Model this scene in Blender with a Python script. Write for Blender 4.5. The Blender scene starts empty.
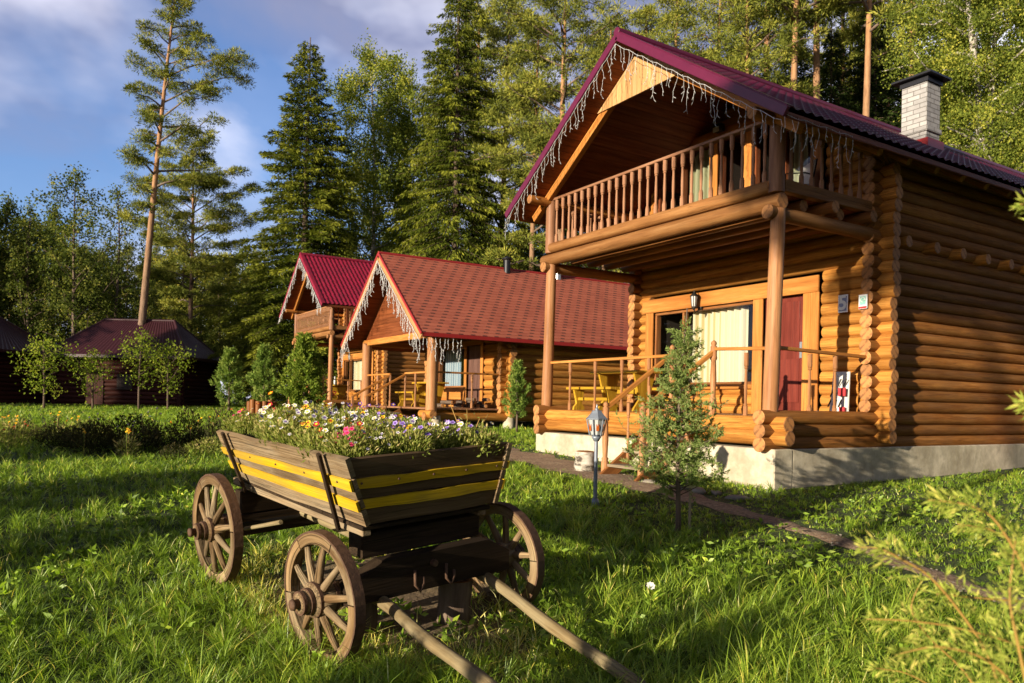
import bpy, math, random
import numpy as np
from mathutils import Vector, Matrix

S = bpy.context.scene
COL = S.collection
PI = math.pi
rng = np.random.default_rng(7)
random.seed(7)

# ------------------------------------------------------------------ camera, sky, sun, exposure
F_PX, YAW, ROLL, CY, EYE = 766.8, 1.00993, 0.01983, 403.03, 1.55
fwd = np.array([-math.sin(YAW), math.cos(YAW), 0.0])
rt = np.array([math.cos(YAW), math.sin(YAW), 0.0])
cr, sr = math.cos(ROLL), math.sin(ROLL)
camR = cr * rt + sr * np.array([0, 0, 1.0])
camU = -sr * rt + cr * np.array([0, 0, 1.0])
cam = bpy.data.cameras.new('camera')
cam.sensor_width = 36.0
cam.lens = F_PX * 36 / 1024
cam.shift_y = (CY - 341.5) / 1024
cam.clip_start = 0.05
cam.clip_end = 3000
cam.dof.use_dof = True
cam.dof.focus_distance = 5.2
cam.dof.aperture_fstop = 4.8
camo = bpy.data.objects.new('camera', cam)
COL.objects.link(camo)
M = Matrix.Identity(4)
for i in range(3):
    M[i][0], M[i][1], M[i][2] = camR[i], camU[i], -fwd[i]
M[2][3] = EYE
camo.matrix_world = M
S.camera = camo

SUN_AZ, SUN_EL = math.radians(13), math.radians(10)
sun_dir = Vector((math.sin(SUN_AZ) * math.cos(SUN_EL), -math.cos(SUN_AZ) * math.cos(SUN_EL), math.sin(SUN_EL)))
sl = bpy.data.lights.new('sun', 'SUN')
sl.energy = 5.0
sl.angle = math.radians(0.5)
sl.color = (1.0, 0.88, 0.68)
so = bpy.data.objects.new('sun', sl)
COL.objects.link(so)
so.rotation_euler = sun_dir.to_track_quat('Z', 'Y').to_euler()

W = bpy.data.worlds.new('World')
S.world = W
W.use_nodes = True
wn = W.node_tree
wn.nodes.clear()
SKY_STRENGTH = 0.085
w_out = wn.nodes.new('ShaderNodeOutputWorld')
w_bg = wn.nodes.new('ShaderNodeBackground')
w_bg.inputs['Strength'].default_value = SKY_STRENGTH
w_sky = wn.nodes.new('ShaderNodeTexSky')
w_sky.sky_type = 'NISHITA'
w_sky.sun_disc = False
w_sky.sun_elevation = SUN_EL
w_sky.sun_rotation = math.atan2(sun_dir.x, sun_dir.y)
w_sky.air_density = 1.0
w_sky.dust_density = 0.5
w_sky.ozone_density = 4.0
w_tc = wn.nodes.new('ShaderNodeTexCoord')
w_map = wn.nodes.new('ShaderNodeMapping')
w_map.inputs['Scale'].default_value = (1.0, 1.0, 1.7)
w_map.inputs['Location'].default_value = (0.35, 0.1, 0.0)
w_no = wn.nodes.new('ShaderNodeTexNoise')
w_no.inputs['Scale'].default_value = 1.7
w_no.inputs['Detail'].default_value = 7
w_no.inputs['Roughness'].default_value = 0.5
w_no.inputs['Distortion'].default_value = 0.3
w_rp = wn.nodes.new('ShaderNodeValToRGB')
w_rp.color_ramp.elements[0].position = 0.37
w_rp.color_ramp.elements[0].color = (0.08, 0.08, 0.08, 1)
w_rp.color_ramp.elements[1].position = 0.50
w_rp.color_ramp.elements[1].color = (0.9, 0.9, 0.9, 1)
w_cl = wn.nodes.new('ShaderNodeTexNoise')
w_cl.inputs['Scale'].default_value = 2.6
w_cl.inputs['Detail'].default_value = 5
w_cc = wn.nodes.new('ShaderNodeValToRGB')
w_cc.color_ramp.elements[0].position = 0.44
w_cc.color_ramp.elements[0].color = (2.0, 2.15, 3.3, 1)
w_cc.color_ramp.elements[1].position = 0.66
w_cc.color_ramp.elements[1].color = (9.0, 8.9, 10.0, 1)
w_mx = wn.nodes.new('ShaderNodeMixRGB')
wl = wn.links.new
wl(w_tc.outputs['Generated'], w_map.inputs[0])
wl(w_map.outputs[0], w_no.inputs['Vector'])
wl(w_map.outputs[0], w_cl.inputs['Vector'])
wl(w_no.outputs[0], w_rp.inputs[0])
wl(w_cl.outputs[0], w_cc.inputs[0])
wl(w_rp.outputs[0], w_mx.inputs[0])
w_ti = wn.nodes.new('ShaderNodeMixRGB')
w_ti.blend_type = 'MULTIPLY'
w_ti.inputs[0].default_value = 1.0
w_ti.inputs[2].default_value = (1.7, 1.48, 1.62, 1)
wl(w_sky.outputs[0], w_ti.inputs[1])
wl(w_ti.outputs[0], w_mx.inputs[1])
wl(w_cc.outputs[0], w_mx.inputs[2])
# unseen dark overhead band, added to cut the sky's fill light; open sky below
w_sz = wn.nodes.new('ShaderNodeSeparateXYZ')
w_zr = wn.nodes.new('ShaderNodeMapRange')
w_zr.inputs[1].default_value = 0.44
w_zr.inputs[2].default_value = 0.60
w_dk = wn.nodes.new('ShaderNodeMixRGB')
w_dk.inputs[2].default_value = (0.55, 0.60, 0.95, 1)
wl(w_tc.outputs['Generated'], w_sz.inputs[0])
wl(w_sz.outputs['Z'], w_zr.inputs[0])
wl(w_zr.outputs[0], w_dk.inputs[0])
wl(w_mx.outputs[0], w_dk.inputs[1])
wl(w_dk.outputs[0], w_bg.inputs['Color'])
wl(w_bg.outputs[0], w_out.inputs[0])

S.view_settings.view_transform = 'Standard'
S.view_settings.look = 'None'
S.view_settings.exposure = 0.95
S.view_settings.gamma = 1.0
try:
    S.cycles.use_denoising = True
    S.cycles.max_bounces = 7
    S.cycles.diffuse_bounces = 3
    S.cycles.glossy_bounces = 3
    S.cycles.transparent_max_bounces = 8
    S.cycles.transmission_bounces = 4
    S.cycles.caustics_reflective = False
    S.cycles.caustics_refractive = False
except Exception:
    pass


# ------------------------------------------------------------------ places
_D = np.array([-300, 0, 3.6, 4.6, 5.6, 6.6, 8, 10, 12, 15, 20, 30, 40, 90, 3000.])
_Z = np.array([-.05, -.05, .0, .07, .17, .25, .37, .51, .56, .69, .82, .92, 1.0, 1.05, 1.05])


def wob(x, y, s, seed):
    r = np.random.default_rng(seed)
    v = 0
    for k in range(5):
        a, p, q = r.uniform(0, 2 * PI), r.uniform(0, 6.3), s * r.uniform(.6, 1.7)
        v = v + np.sin((x * math.cos(a) + y * math.sin(a)) * q + p)
    return v / 5


def gz(x, y):
    d = x * fwd[0] + y * fwd[1]
    z = np.interp(d, _D, _Z)
    near = np.clip((30 - np.abs(d)) / 25, 0, 1)
    return z + wob(x, y, .9, 3) * .035 * near + wob(x, y, 2.6, 4) * .012 * near


def at(px, d):
    """point on the ground that stands d metres ahead, px across"""
    p = fwd * d + rt * ((px - 512) / F_PX * d)
    return np.array([p[0], p[1], float(gz(p[0], p[1]))])


def ztop(px, py, d):
    hy = CY + (px - 512) * ROLL
    return EYE + (hy - py) / F_PX * d


# ------------------------------------------------------------------ scene tree helpers
def tag(o, label=None, cat=None, group=None, kind=None):
    if label: o['label'] = label
    if cat: o['category'] = cat
    if group: o['group'] = group
    if kind: o['kind'] = kind
    return o


def thing(name, label, cat, loc=(0, 0, 0), rz=0.0, group=None, sc=1.0):
    o = bpy.data.objects.new(name, None)
    o.empty_display_size = .2
    COL.objects.link(o)
    o.location = loc
    o.rotation_euler = (0, 0, rz)
    o.scale = (sc, sc, sc)
    return tag(o, label, cat, group)


def link(name, data, parent=None, loc=(0, 0, 0), rz=0.0):
    o = bpy.data.objects.new(name, data)
    COL.objects.link(o)
    o.location = loc
    if rz: o.rotation_euler = (0, 0, rz)
    if parent is not None: o.parent = parent
    return o


def dup(root, loc, rz=0.0, sc=None, label=None, group=None):
    r = root.copy()
    COL.objects.link(r)
    r.location = loc
    r.rotation_euler = (0, 0, rz)
    if sc is not None: r.scale = (sc, sc, sc)
    if label: r['label'] = label
    if group: r['group'] = group
    for ch in list(root.children):
        c = ch.copy()
        COL.objects.link(c)
        c.parent = r
        for g in list(ch.children):
            d = g.copy()
            COL.objects.link(d)
            d.parent = c
    return r


def frame(ax):
    a = np.array(ax, float)
    a = a / np.linalg.norm(a)
    h = np.array([0, 0, 1.0]) if abs(a[2]) < .9 else np.array([1.0, 0, 0])
    u = np.cross(h, a)
    u /= np.linalg.norm(u)
    return a, u, np.cross(a, u)


class MB:
    """collects pieces of ONE part; every piece remembers its own grain coordinates"""

    def __init__(s):
        s.v, s.f, s.m, s.sm, s.gc, s.rn = [], [], [], [], [], []

    def add(s, verts, faces, gc=None, mat=0, smooth=False, rnd=None):
        b = len(s.v)
        verts = [tuple(map(float, p)) for p in verts]
        s.v += verts
        s.gc += [tuple(map(float, p)) for p in (gc if gc is not None else verts)]
        s.rn += [random.random() if rnd is None else rnd] * len(verts)
        for k, fc in enumerate(faces):
            s.f.append([b + i for i in fc])
            s.m.append(mat if isinstance(mat, int) else mat[k])
            s.sm.append(smooth)
        return s

    def box(s, c, size, R=None, mat=0, bev=.006, rnd=None):
        hx, hy, hz = [max(q / 2, 1e-4) for q in size]
        b = min(bev, .3 * min(hx, hy, hz))
        R = np.eye(3) if R is None else np.array(R)
        L, idx = [], {}
        for sx in (-1, 1):
            for sy in (-1, 1):
                for sz in (-1, 1):
                    for a in range(3):
                        p = [sx * (hx - b), sy * (hy - b), sz * (hz - b)]
                        p[a] = (sx * hx, sy * hy, sz * hz)[a]
                        idx[(sx, sy, sz, a)] = len(L)
                        L.append(p)
        fs = []
        for a in range(3):
            o = [q for q in range(3) if q != a]
            for sg in (-1, 1):
                ring = []
                for p, q in ((-1, -1), (1, -1), (1, 1), (-1, 1)):
                    k = [0, 0, 0]
                    k[a], k[o[0]], k[o[1]] = sg, p, q
                    ring.append(idx[(*k, a)])
                if (sg > 0) != (a != 1): ring.reverse()
                fs.append(ring)
        for a, c2 in ((0, 1), (0, 2), (1, 2)):
            o = 3 - a - c2
            for sa in (-1, 1):
                for sc in (-1, 1):
                    q = []
                    for so_, ax in ((-1, a), (1, a), (1, c2), (-1, c2)):
                        k = [0, 0, 0]
                        k[a], k[c2], k[o] = sa, sc, so_
                        q.append(idx[(*k, ax)])
                    fs.append(q)
        for sx in (-1, 1):
            for sy in (-1, 1):
                for sz in (-1, 1):
                    fs.append([idx[(sx, sy, sz, a)] for a in range(3)])
        L = np.array(L)
        long = int(np.argmax(size))
        perm = [long] + [q for q in range(3) if q != long]
        return s.add(L @ R.T + np.array(c, float), fs, L[:, perm], mat, False, rnd)

    def slab(s, a, b, mat=0, bev=.006, rnd=None):
        a, b = np.array(a, float), np.array(b, float)
        return s.box((a + b) / 2, np.abs(b - a), None, mat, bev, rnd)

    def beam(s, p0, p1, w, h, mat=0, bev=.006, up=(0, 0, 1), rnd=None):
        p0, p1 = np.array(p0, float), np.array(p1, float)
        x = p1 - p0
        n = np.linalg.norm(x)
        x /= n
        z = np.array(up, float)
        z = z - x * (z @ x)
        z /= np.linalg.norm(z)
        y = np.cross(z, x)
        return s.box((p0 + p1) / 2, (n, w, h), np.array([x, y, z]).T, mat, bev, rnd)

    def rod(s, p0, p1, r0, r1=None, n=12, mat=0, cap=None, caps=True, rnd=None, seg=1, wav=0.0):
        p0, p1 = np.array(p0, float), np.array(p1, float)
        r1 = r0 if r1 is None else r1
        a, u, w = frame(p1 - p0)
        Ln = np.linalg.norm(p1 - p0)
        rnd = random.random() if rnd is None else rnd
        V, G = [], []
        ph = random.random() * 6
        for k in range(seg + 1):
            t = k / seg
            r = (r0 + (r1 - r0) * t) * (1 + wav * math.sin(ph + k * 1.9))
            for j in range(n):
                th = 2 * PI * j / n
                q = math.cos(th) * u + math.sin(th) * w
                V.append(p0 + a * Ln * t + q * r)
                G.append((Ln * t, r * math.cos(th), r * math.sin(th)))
        fs = [[k * n + j, k * n + (j + 1) % n, (k + 1) * n + (j + 1) % n, (k + 1) * n + j] for k in range(seg) for j in range(n)]
        s.add(V, fs, G, mat, True, rnd)
        if caps:
            cm = mat if cap is None else cap
            bv = 0.12
            for base, sg in ((0, -1), (seg, 1)):
                ring = V[base * n:(base + 1) * n]
                c = p0 if sg < 0 else p1
                inner = [c + (p - c) * (1 - bv) + a * sg * r0 * .05 for p in ring]
                g0 = G[base * n:(base + 1) * n]
                g = [(0, q[1], q[2]) for q in g0]
                gi = [(0, q[1] * (1 - bv), q[2] * (1 - bv)) for q in g0]
                f1 = [[j, (j + 1) % n, n + (j + 1) % n, n + j] for j in range(n)]
                f1.append([n + j for j in range(n)])
                if sg < 0: f1 = [q[::-1] for q in f1]
                s.add(ring + inner, f1, g + gi, cm, False, rnd)
        return s

    def tube(s, pts, rad, n=8, mat=0, smooth=True, rnd=None):
        pts = [np.array(p, float) for p in pts]
        rad = [rad] * len(pts) if np.isscalar(rad) else list(rad)
        V, G, Ln = [], [], 0
        u = None
        for k, p in enumerate(pts):
            t = (pts[min(k + 1, len(pts) - 1)] - pts[max(k - 1, 0)])
            t = t / (np.linalg.norm(t) + 1e-9)
            if u is None:
                _, u, w = frame(t)
            else:
                u = u - t * (u @ t)
                u /= np.linalg.norm(u) + 1e-9
                w = np.cross(t, u)
            if k: Ln += np.linalg.norm(p - pts[k - 1])
            for j in range(n):
                th = 2 * PI * j / n
                V.append(p + (math.cos(th) * u + math.sin(th) * w) * rad[k])
                G.append((Ln, rad[k] * math.cos(th), rad[k] * math.sin(th)))
        fs = [[k * n + j, k * n + (j + 1) % n, (k + 1) * n + (j + 1) % n, (k + 1) * n + j] for k in range(len(pts) - 1) for j in range(n)]
        fs.append(list(range(n))[::-1])
        fs.append([(len(pts) - 1) * n + j for j in range(n)])
        return s.add(V, fs, G, mat, smooth, rnd)

    def lathe(s, p0, axis, prof, n=16, mat=0, smooth=True, rnd=None, ph=0.0):
        a, u, w = frame(axis)
        p0 = np.array(p0, float)
        V, G = [], []
        for t, r in prof:
            for j in range(n):
                th = 2 * PI * j / n + ph
                V.append(p0 + a * t + (math.cos(th) * u + math.sin(th) * w) * r)
                G.append((t, r * math.cos(th), r * math.sin(th)))
        m = len(prof)
        fs = [[k * n + j, k * n + (j + 1) % n, (k + 1) * n + (j + 1) % n, (k + 1) * n + j] for k in range(m - 1) for j in range(n)]
        fs.append(list(range(n))[::-1])
        fs.append([(m - 1) * n + j for j in range(n)])
        return s.add(V, fs, G, mat, smooth, rnd)

    def prism(s, poly, ext, mat=0, rnd=None, gax=0):
        """poly: 3-D points of a flat outline, ext: extrusion vector"""
        P = [np.array(p, float) for p in poly]
        e = np.array(ext, float)
        n = len(P)
        V = P + [p + e for p in P]
        fs = [list(range(n))[::-1], [n + j for j in range(n)]]
        fs += [[j, (j + 1) % n, n + (j + 1) % n, n + j] for j in range(n)]
        nr = np.zeros(3)
        for j in range(n): nr += np.cross(P[j], P[(j + 1) % n])
        if nr @ e < 0: fs = [q[::-1] for q in fs]
        perm = [gax] + [q for q in range(3) if q != gax]
        return s.add(V, fs, [np.array(v)[perm] for v in V], mat, False, rnd)

    def data(s, name, mats):
        me = bpy.data.meshes.new(name)
        me.from_pydata(s.v, [], s.f)
        for m in (mats if isinstance(mats, (list, tuple)) else [mats]): me.materials.append(m)
        me.polygons.foreach_set('material_index', s.m)
        me.polygons.foreach_set('use_smooth', s.sm)
        a = me.attributes.new('gc', 'FLOAT_VECTOR', 'POINT')
        a.data.foreach_set('vector', np.array(s.gc, dtype=np.float32).ravel())
        a = me.attributes.new('rnd', 'FLOAT', 'POINT')
        a.data.foreach_set('value', np.array(s.rn, dtype=np.float32))
        me.update()
        return me

    def build(s, name, mats, parent=None, loc=(0, 0, 0), rz=0.0):
        return link(name, s.data(name, mats), parent, loc, rz)


def arr_mesh(name, V, faces_flat, loop_tot, mat, rnd, gc=None):
    me = bpy.data.meshes.new(name)
    nl = len(faces_flat)
    me.vertices.add(len(V))
    me.vertices.foreach_set('co', V.astype(np.float32).ravel())
    me.loops.add(nl)
    me.loops.foreach_set('vertex_index', faces_flat.astype(np.int32))
    me.polygons.add(len(loop_tot))
    st = np.concatenate([[0], np.cumsum(loop_tot)[:-1]]).astype(np.int32)
    me.polygons.foreach_set('loop_start', st)
    try:
        me.polygons.foreach_set('loop_total', loop_tot.astype(np.int32))
    except Exception:
        pass
    me.materials.append(mat)
    a = me.attributes.new('rnd', 'FLOAT', 'POINT')
    a.data.foreach_set('value', rnd.astype(np.float32))
    me.update(calc_edges=True)
    return me


def unit(a):
    return a / (np.linalg.norm(a, axis=-1, keepdims=True) + 1e-9)


def leaf_mesh(name, P, D, L, Wd, rnd, mat, rg=rng, fold=0.0):
    """n pointed leaves: P base, D direction, L length, Wd width"""
    n = len(P)
    D = unit(D)
    R = unit(rg.normal(size=(n, 3)))
    Sd = unit(np.cross(D, R))
    L = np.broadcast_to(L, n)[:, None]
    Wd = np.broadcast_to(Wd, n)[:, None]
    mid = P + D * L * .45
    V = np.stack([P, mid + Sd * Wd / 2, P + D * L, mid - Sd * Wd / 2], 1).reshape(-1, 3)
    return arr_mesh(name, V, np.arange(4 * n), np.full(n, 4), mat, np.repeat(rnd, 4))


# ------------------------------------------------------------------ materials
def mat(name):
    m = bpy.data.materials.new(name)
    m.use_nodes = True
    nt = m.node_tree
    nt.nodes.clear()
    o = nt.nodes.new('ShaderNodeOutputMaterial')
    return m, nt, o


class G:
    """small node writer"""

    def __init__(s, nt): s.nt = nt

    def n(s, t, props=None, **inp):
        d = s.nt.nodes.new('ShaderNode' + t)
        for k, v in (props or {}).items(): setattr(d, k, v)
        for k, v in inp.items():
            key = int(k[1:]) if k[0] == 'i' and k[1:].isdigit() else k.replace('_', ' ')
            s.put(d.inputs[key], v)
        return d

    def put(s, sock, v):
        if hasattr(v, 'outputs'): v = v.outputs[0]
        if hasattr(v, 'is_output'): s.nt.links.new(v, sock)
        else: sock.default_value = v

    def math(s, op, a, b=0.0, c=None):
        d = s.n('Math', {'operation': op}, i0=a, i1=b)
        if c is not None: s.put(d.inputs[2], c)
        return d

    def ramp(s, fac, stops, interp='LINEAR'):
        d = s.nt.nodes.new('ShaderNodeValToRGB')
        e = d.color_ramp.elements
        d.color_ramp.interpolation = interp
        while len(e) < len(stops): e.new(.5)
        for q, (p, c) in zip(e, stops):
            q.position = p
            q.color = (*c, 1) if len(c) == 3 else c
        s.put(d.inputs[0], fac)
        return d

    def mix(s, fac, a, b, mode='MIX'):
        d = s.nt.nodes.new('ShaderNodeMixRGB')
        d.blend_type = mode
        s.put(d.inputs[0], fac)
        for k, v in ((1, a), (2, b)):
            if isinstance(v, tuple) and len(v) == 3: v = (*v, 1)
            s.put(d.inputs[k], v)
        return d

    def attr(s, name, out):
        d = s.nt.nodes.new('ShaderNodeAttribute')
        d.attribute_name = name
        return d.outputs[out]


def grain_coords(g, sx, sr):
    gc = g.attr('gc', 'Vector')
    rn = g.attr('rnd', 'Fac')
    off = g.n('CombineXYZ', None, X=g.math('MULTIPLY', rn, 37.0), Y=g.math('MULTIPLY', rn, 11.0), Z=0.0)
    sc = g.n('Mapping', None, Vector=gc, Scale=(sx, sr, sr))
    return g.n('VectorMath', {'operation': 'ADD'}, i0=sc, i1=off), rn


def wood(name, dark, mid, light, rough=.55, grain=1.0, weather=None, wfac=.5, var=.35, bump=.25, knots=True, spec=.16, age=.45):
    m, nt, o = mat(name)
    g = G(nt)
    v1, rn = grain_coords(g, .9, 14 * grain)
    n1 = g.n('TexNoise', None, Vector=v1, Scale=1.0, Detail=5.0, Roughness=.6)
    v2, _ = grain_coords(g, 3.0, 90 * grain)
    n2 = g.n('TexNoise', None, Vector=v2, Scale=1.0, Detail=3.0, Roughness=.6)
    c = g.ramp(n1, [(.3, dark), (.5, mid), (.72, light)])
    c = g.mix(age, c, g.ramp(n2, [(.3, (.45, .40, .36)), (.6, (1, 1, 1))]), 'MULTIPLY')
    if knots:
        v3, _ = grain_coords(g, 1.6, 9.0)
        vo = g.n('TexVoronoi', None, Vector=v3, Scale=1.0)
        k = g.ramp(vo.outputs['Distance'], [(.0, (1, 1, 1)), (.16, (0, 0, 0))])
        c = g.mix(g.math('MULTIPLY', k, .55), c, tuple(q * .45 for q in dark))
    v5, _ = grain_coords(g, .55, 34.0)
    n5 = g.n('TexNoise', None, Vector=v5, Scale=1.0, Detail=2.0, Roughness=.5)
    crack = g.ramp(n5, [(.475, (0, 0, 0)), (.5, (1, 1, 1)), (.525, (0, 0, 0))])
    v6, _ = grain_coords(g, .5, 2.0)
    n6 = g.n('TexNoise', None, Vector=v6, Scale=1.0, Detail=3.0)
    crack = g.math('MULTIPLY', crack, g.ramp(n6, [(.46, (0, 0, 0)), (.6, (1, 1, 1))]))
    c = g.mix(g.math('MULTIPLY', crack, .75), c, tuple(q * .25 for q in dark))
    blot = g.ramp(n6, [(.3, (.62, .58, .54)), (.6, (1, 1, 1))])
    c = g.mix(.8, c, blot, 'MULTIPLY')
    br = g.math('MULTIPLY_ADD', rn, var, 1 - var / 2)
    brc = g.n('CombineXYZ', None, X=br, Y=br, Z=br)
    c = g.mix(1.0, c, brc, 'MULTIPLY')
    if weather:
        v4, _ = grain_coords(g, .8, 3.0)
        nw = g.n('TexNoise', None, Vector=v4, Scale=1.6, Detail=6.0, Roughness=.65)
        c = g.mix(g.math('MULTIPLY', g.ramp(nw, [(.42, (0, 0, 0)), (.65, (1, 1, 1))]), wfac), c, weather)
    b = g.n('Bump', None, Strength=bump, Distance=.012, Height=g.math('SUBTRACT', g.mix(.5, n1, n2), g.math('MULTIPLY', crack, .8)))
    p = g.n('BsdfPrincipled', None, Base_Color=c, Roughness=rough, Normal=b)
    p.inputs['Specular IOR Level'].default_value = spec
    nt.links.new(p.outputs[0], o.inputs[0])
    return m


def endgrain(name, a, b):
    m, nt, o = mat(name)
    g = G(nt)
    gc = g.attr('gc', 'Vector')
    ln = g.n('VectorMath', {'operation': 'LENGTH'}, i0=gc)
    no = g.n('TexNoise', None, Vector=gc, Scale=30.0, Detail=4.0)
    r = g.math('ADD', g.math('MULTIPLY', ln.outputs['Value'], 420.0), g.math('MULTIPLY', no, 7.0))
    f = g.math('MULTIPLY_ADD', g.math('SINE', r), .5, .5)
    c = g.mix(f, a, b)
    ck = g.ramp(g.n('TexNoise', None, Vector=gc, Scale=14.0, Detail=6.0), [(.40, (.35, .3, .28)), (.5, (1, 1, 1))])
    c = g.mix(.7, c, ck, 'MULTIPLY')
    rn = g.math('MULTIPLY_ADD', g.attr('rnd', 'Fac'), .5, .72)
    c = g.mix(1.0, c, g.n('CombineXYZ', None, X=rn, Y=rn, Z=rn), 'MULTIPLY')
    p = g.n('BsdfPrincipled', None, Base_Color=c, Roughness=.75)
    nt.links.new(p.outputs[0], o.inputs[0])
    return m


def plain(name, col, rough=.5, metal=0.0, noise=.25, nscale=25.0, bump=.0, spec=.4, obj=False, dirt=None):
    m, nt, o = mat(name)
    g = G(nt)
    v = g.n('TexCoord').outputs['Object'] if obj else g.attr('gc', 'Vector')
    no = g.n('TexNoise', None, Vector=v, Scale=nscale, Detail=6.0, Roughness=.65)
    c = g.mix(noise, col, g.ramp(no, [(.3, tuple(q * .45 for q in col)), (.7, tuple(min(1, q * 1.25) for q in col))]))
    if dirt:
        n2 = g.n('TexNoise', None, Vector=v, Scale=nscale * .3, Detail=7.0, Roughness=.7)
        c = g.mix(g.ramp(n2, [(.45, (0, 0, 0)), (.68, (1, 1, 1))]), c, dirt)
    p = g.n('BsdfPrincipled', None, Base_Color=c, Roughness=rough, Metallic=metal)
    p.inputs['Specular IOR Level'].default_value = spec
    if bump: g.put(p.inputs['Normal'], g.n('Bump', None, Strength=bump, Distance=.02, Height=no))
    nt.links.new(p.outputs[0], o.inputs[0])
    return m


def leafmat(name, stops, trans=.35, rough=.7):
    m, nt, o = mat(name)
    g = G(nt)
    c = g.ramp(g.attr('rnd', 'Fac'), stops)
    p = g.n('BsdfPrincipled', None, Base_Color=c, Roughness=rough)
    p.inputs['Specular IOR Level'].default_value = .06 if rough > .5 else .5
    t = g.n('BsdfTranslucent', None, Color=g.mix(1.0, c, (1.25, 1.35, .7), 'MULTIPLY'))
    x = g.n('MixShader', None, i0=trans, i1=p, i2=t)
    nt.links.new(x.outputs[0], o.inputs[0])
    return m


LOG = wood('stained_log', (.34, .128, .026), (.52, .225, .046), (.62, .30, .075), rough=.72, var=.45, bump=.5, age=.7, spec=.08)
BEAM = wood('balcony_beam_wood', (.19, .08, .025), (.29, .13, .042), (.37, .19, .07), rough=.65, var=.25, bump=.4)
LOGEND = endgrain('log_end', (.46, .21, .065), (.33, .13, .035))
SIDELOG = wood('darker_side_log', (.22, .080, .018), (.33, .132, .030), (.42, .19, .05), rough=.75, var=.5, bump=.5, age=.75, spec=.08, weather=(.22, .12, .055), wfac=.35)  # darker and browner than the front logs, with weathered patches
BROWNLOG = wood('brown_log', (.17, .06, .02), (.26, .10, .03), (.35, .15, .05), rough=.5, var=.3)
POSTW = wood('post_wood', (.33, .14, .055), (.45, .21, .09), (.52, .27, .13), rough=.5, var=.15)
BOARD = wood('orange_board', (.38, .14, .030), (.50, .20, .045), (.57, .26, .07), rough=.5, var=.2)
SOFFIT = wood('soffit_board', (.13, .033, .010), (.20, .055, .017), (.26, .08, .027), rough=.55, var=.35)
GABLEW = wood('gable_board', (.40, .20, .075), (.55, .31, .13), (.66, .42, .2), rough=.55, var=.3)
BALUST = wood('baluster_wood', (.23, .10, .05), (.33, .16, .085), (.42, .22, .12), rough=.5, var=.3)
GREYWOOD = wood('grey_step', (.16, .12, .08), (.27, .21, .14), (.36, .29, .2), rough=.8, var=.3)
CARTW = wood('cart_wood', (.15, .10, .055), (.26, .178, .098), (.37, .265, .155), rough=.8, weather=(.30, .24, .16), wfac=.65, var=.5, bump=.8, age=.8)
WHEELW = wood('wheel_wood', (.085, .048, .022), (.17, .105, .048), (.29, .19, .095), rough=.85, weather=(.40, .31, .19), wfac=.6, var=.7, bump=1.0, knots=False, age=.85, grain=.7)
DARKW = wood('dark_cart_wood', (.022, .013, .007), (.038, .023, .012), (.06, .038, .021), rough=.85, var=.4, bump=.5)
SHAFTW = wood('shaft_wood', (.13, .09, .042), (.24, .175, .085), (.35, .27, .14), rough=.8, weather=(.30, .26, .16), wfac=.6, bump=.8, var=.2, age=.8, grain=.6)
YELLOW = wood('yellow_paint', (.60, .38, .012), (.72, .46, .012), (.78, .52, .025), rough=.6, weather=(.30, .20, .06), wfac=.5, var=.1, bump=.3, knots=False)
YELLOWF = wood('yellow_furniture', (.40, .22, .018), (.50, .29, .022), (.58, .35, .035), rough=.5, var=.2, knots=False)
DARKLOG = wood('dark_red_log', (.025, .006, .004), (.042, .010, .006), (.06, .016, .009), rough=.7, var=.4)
DOORM = wood('door_maroon', (.12, .022, .014), (.16, .03, .02), (.20, .04, .025), rough=.45, var=.1, knots=False)
DOORB = wood('door_brown', (.10, .05, .04), (.14, .075, .06), (.18, .1, .08), rough=.45, var=.1, knots=False)
BARK = wood('tree_bark', (.075, .05, .035), (.14, .10, .075), (.22, .165, .12), rough=.9, var=.3, bump=.8, knots=False, grain=.4)
CONC = plain('concrete', (.54, .47, .35), .9, 0, .6, 5.0, .5, dirt=(.30, .25, .17))
RUST = plain('rusty_iron', (.105, .055, .032), .75, .3, .7, 30.0, .35)
IRON = plain('dark_iron', (.035, .03, .028), .55, .7, .5, 40.0, .2)
STEEL = plain('bright_steel', (.62, .62, .60), .35, .9, .15, 20.0)
WHITEM = plain('white_paint', (.72, .72, .70), .45, 0, .12, 20.0)
GREYM = plain('grey_paint', (.20, .225, .27), .4, .2, .2, 30.0)
BLACKM = plain('black_metal', (.02, .02, .024), .45, .4, .3, 25.0)
PURPLE = plain('maroon_trim', (.10, .008, .030), .32, .0, .2, 12.0)
REDTRIM = plain('red_trim', (.30, .022, .02), .4, 0, .2, 12.0)
TILE = plain('maroon_tile', (.085, .007, .028), .38, 0, .5, 3.0, dirt=(.06, .022, .026))
TILER = plain('crimson_tile', (.26, .012, .035), .42, 0, .45, 3.0, dirt=(.15, .014, .03))
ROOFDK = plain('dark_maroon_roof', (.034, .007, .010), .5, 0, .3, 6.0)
CORD = plain('white_cord', (.52, .51, .50), .5, 0, .1, 20.0)
PINKM = plain('pink_plastic', (.55, .07, .12), .4, 0, .15, 15.0)
TEAL = plain('teal_panel', (.24, .55, .45), .4, 0, .1, 15.0)
REDP = plain('red_cloth', (.45, .03, .035), .7, 0, .3, 20.0)
WCLOTH = plain('white_cloth', (.60, .58, .54), .9, 0, .3, 30.0, .2)
DARKC = plain('dark_shoe', (.03, .025, .02), .6, 0, .3, 30.0)
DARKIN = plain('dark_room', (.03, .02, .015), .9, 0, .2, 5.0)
STONE = plain('path_stone', (.22, .19, .15), .85, 0, .6, 9.0, .5, obj=True)
SOIL = plain('soil', (.05, .032, .018), .95, 0, .6, 30.0, .8, obj=True)


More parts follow.
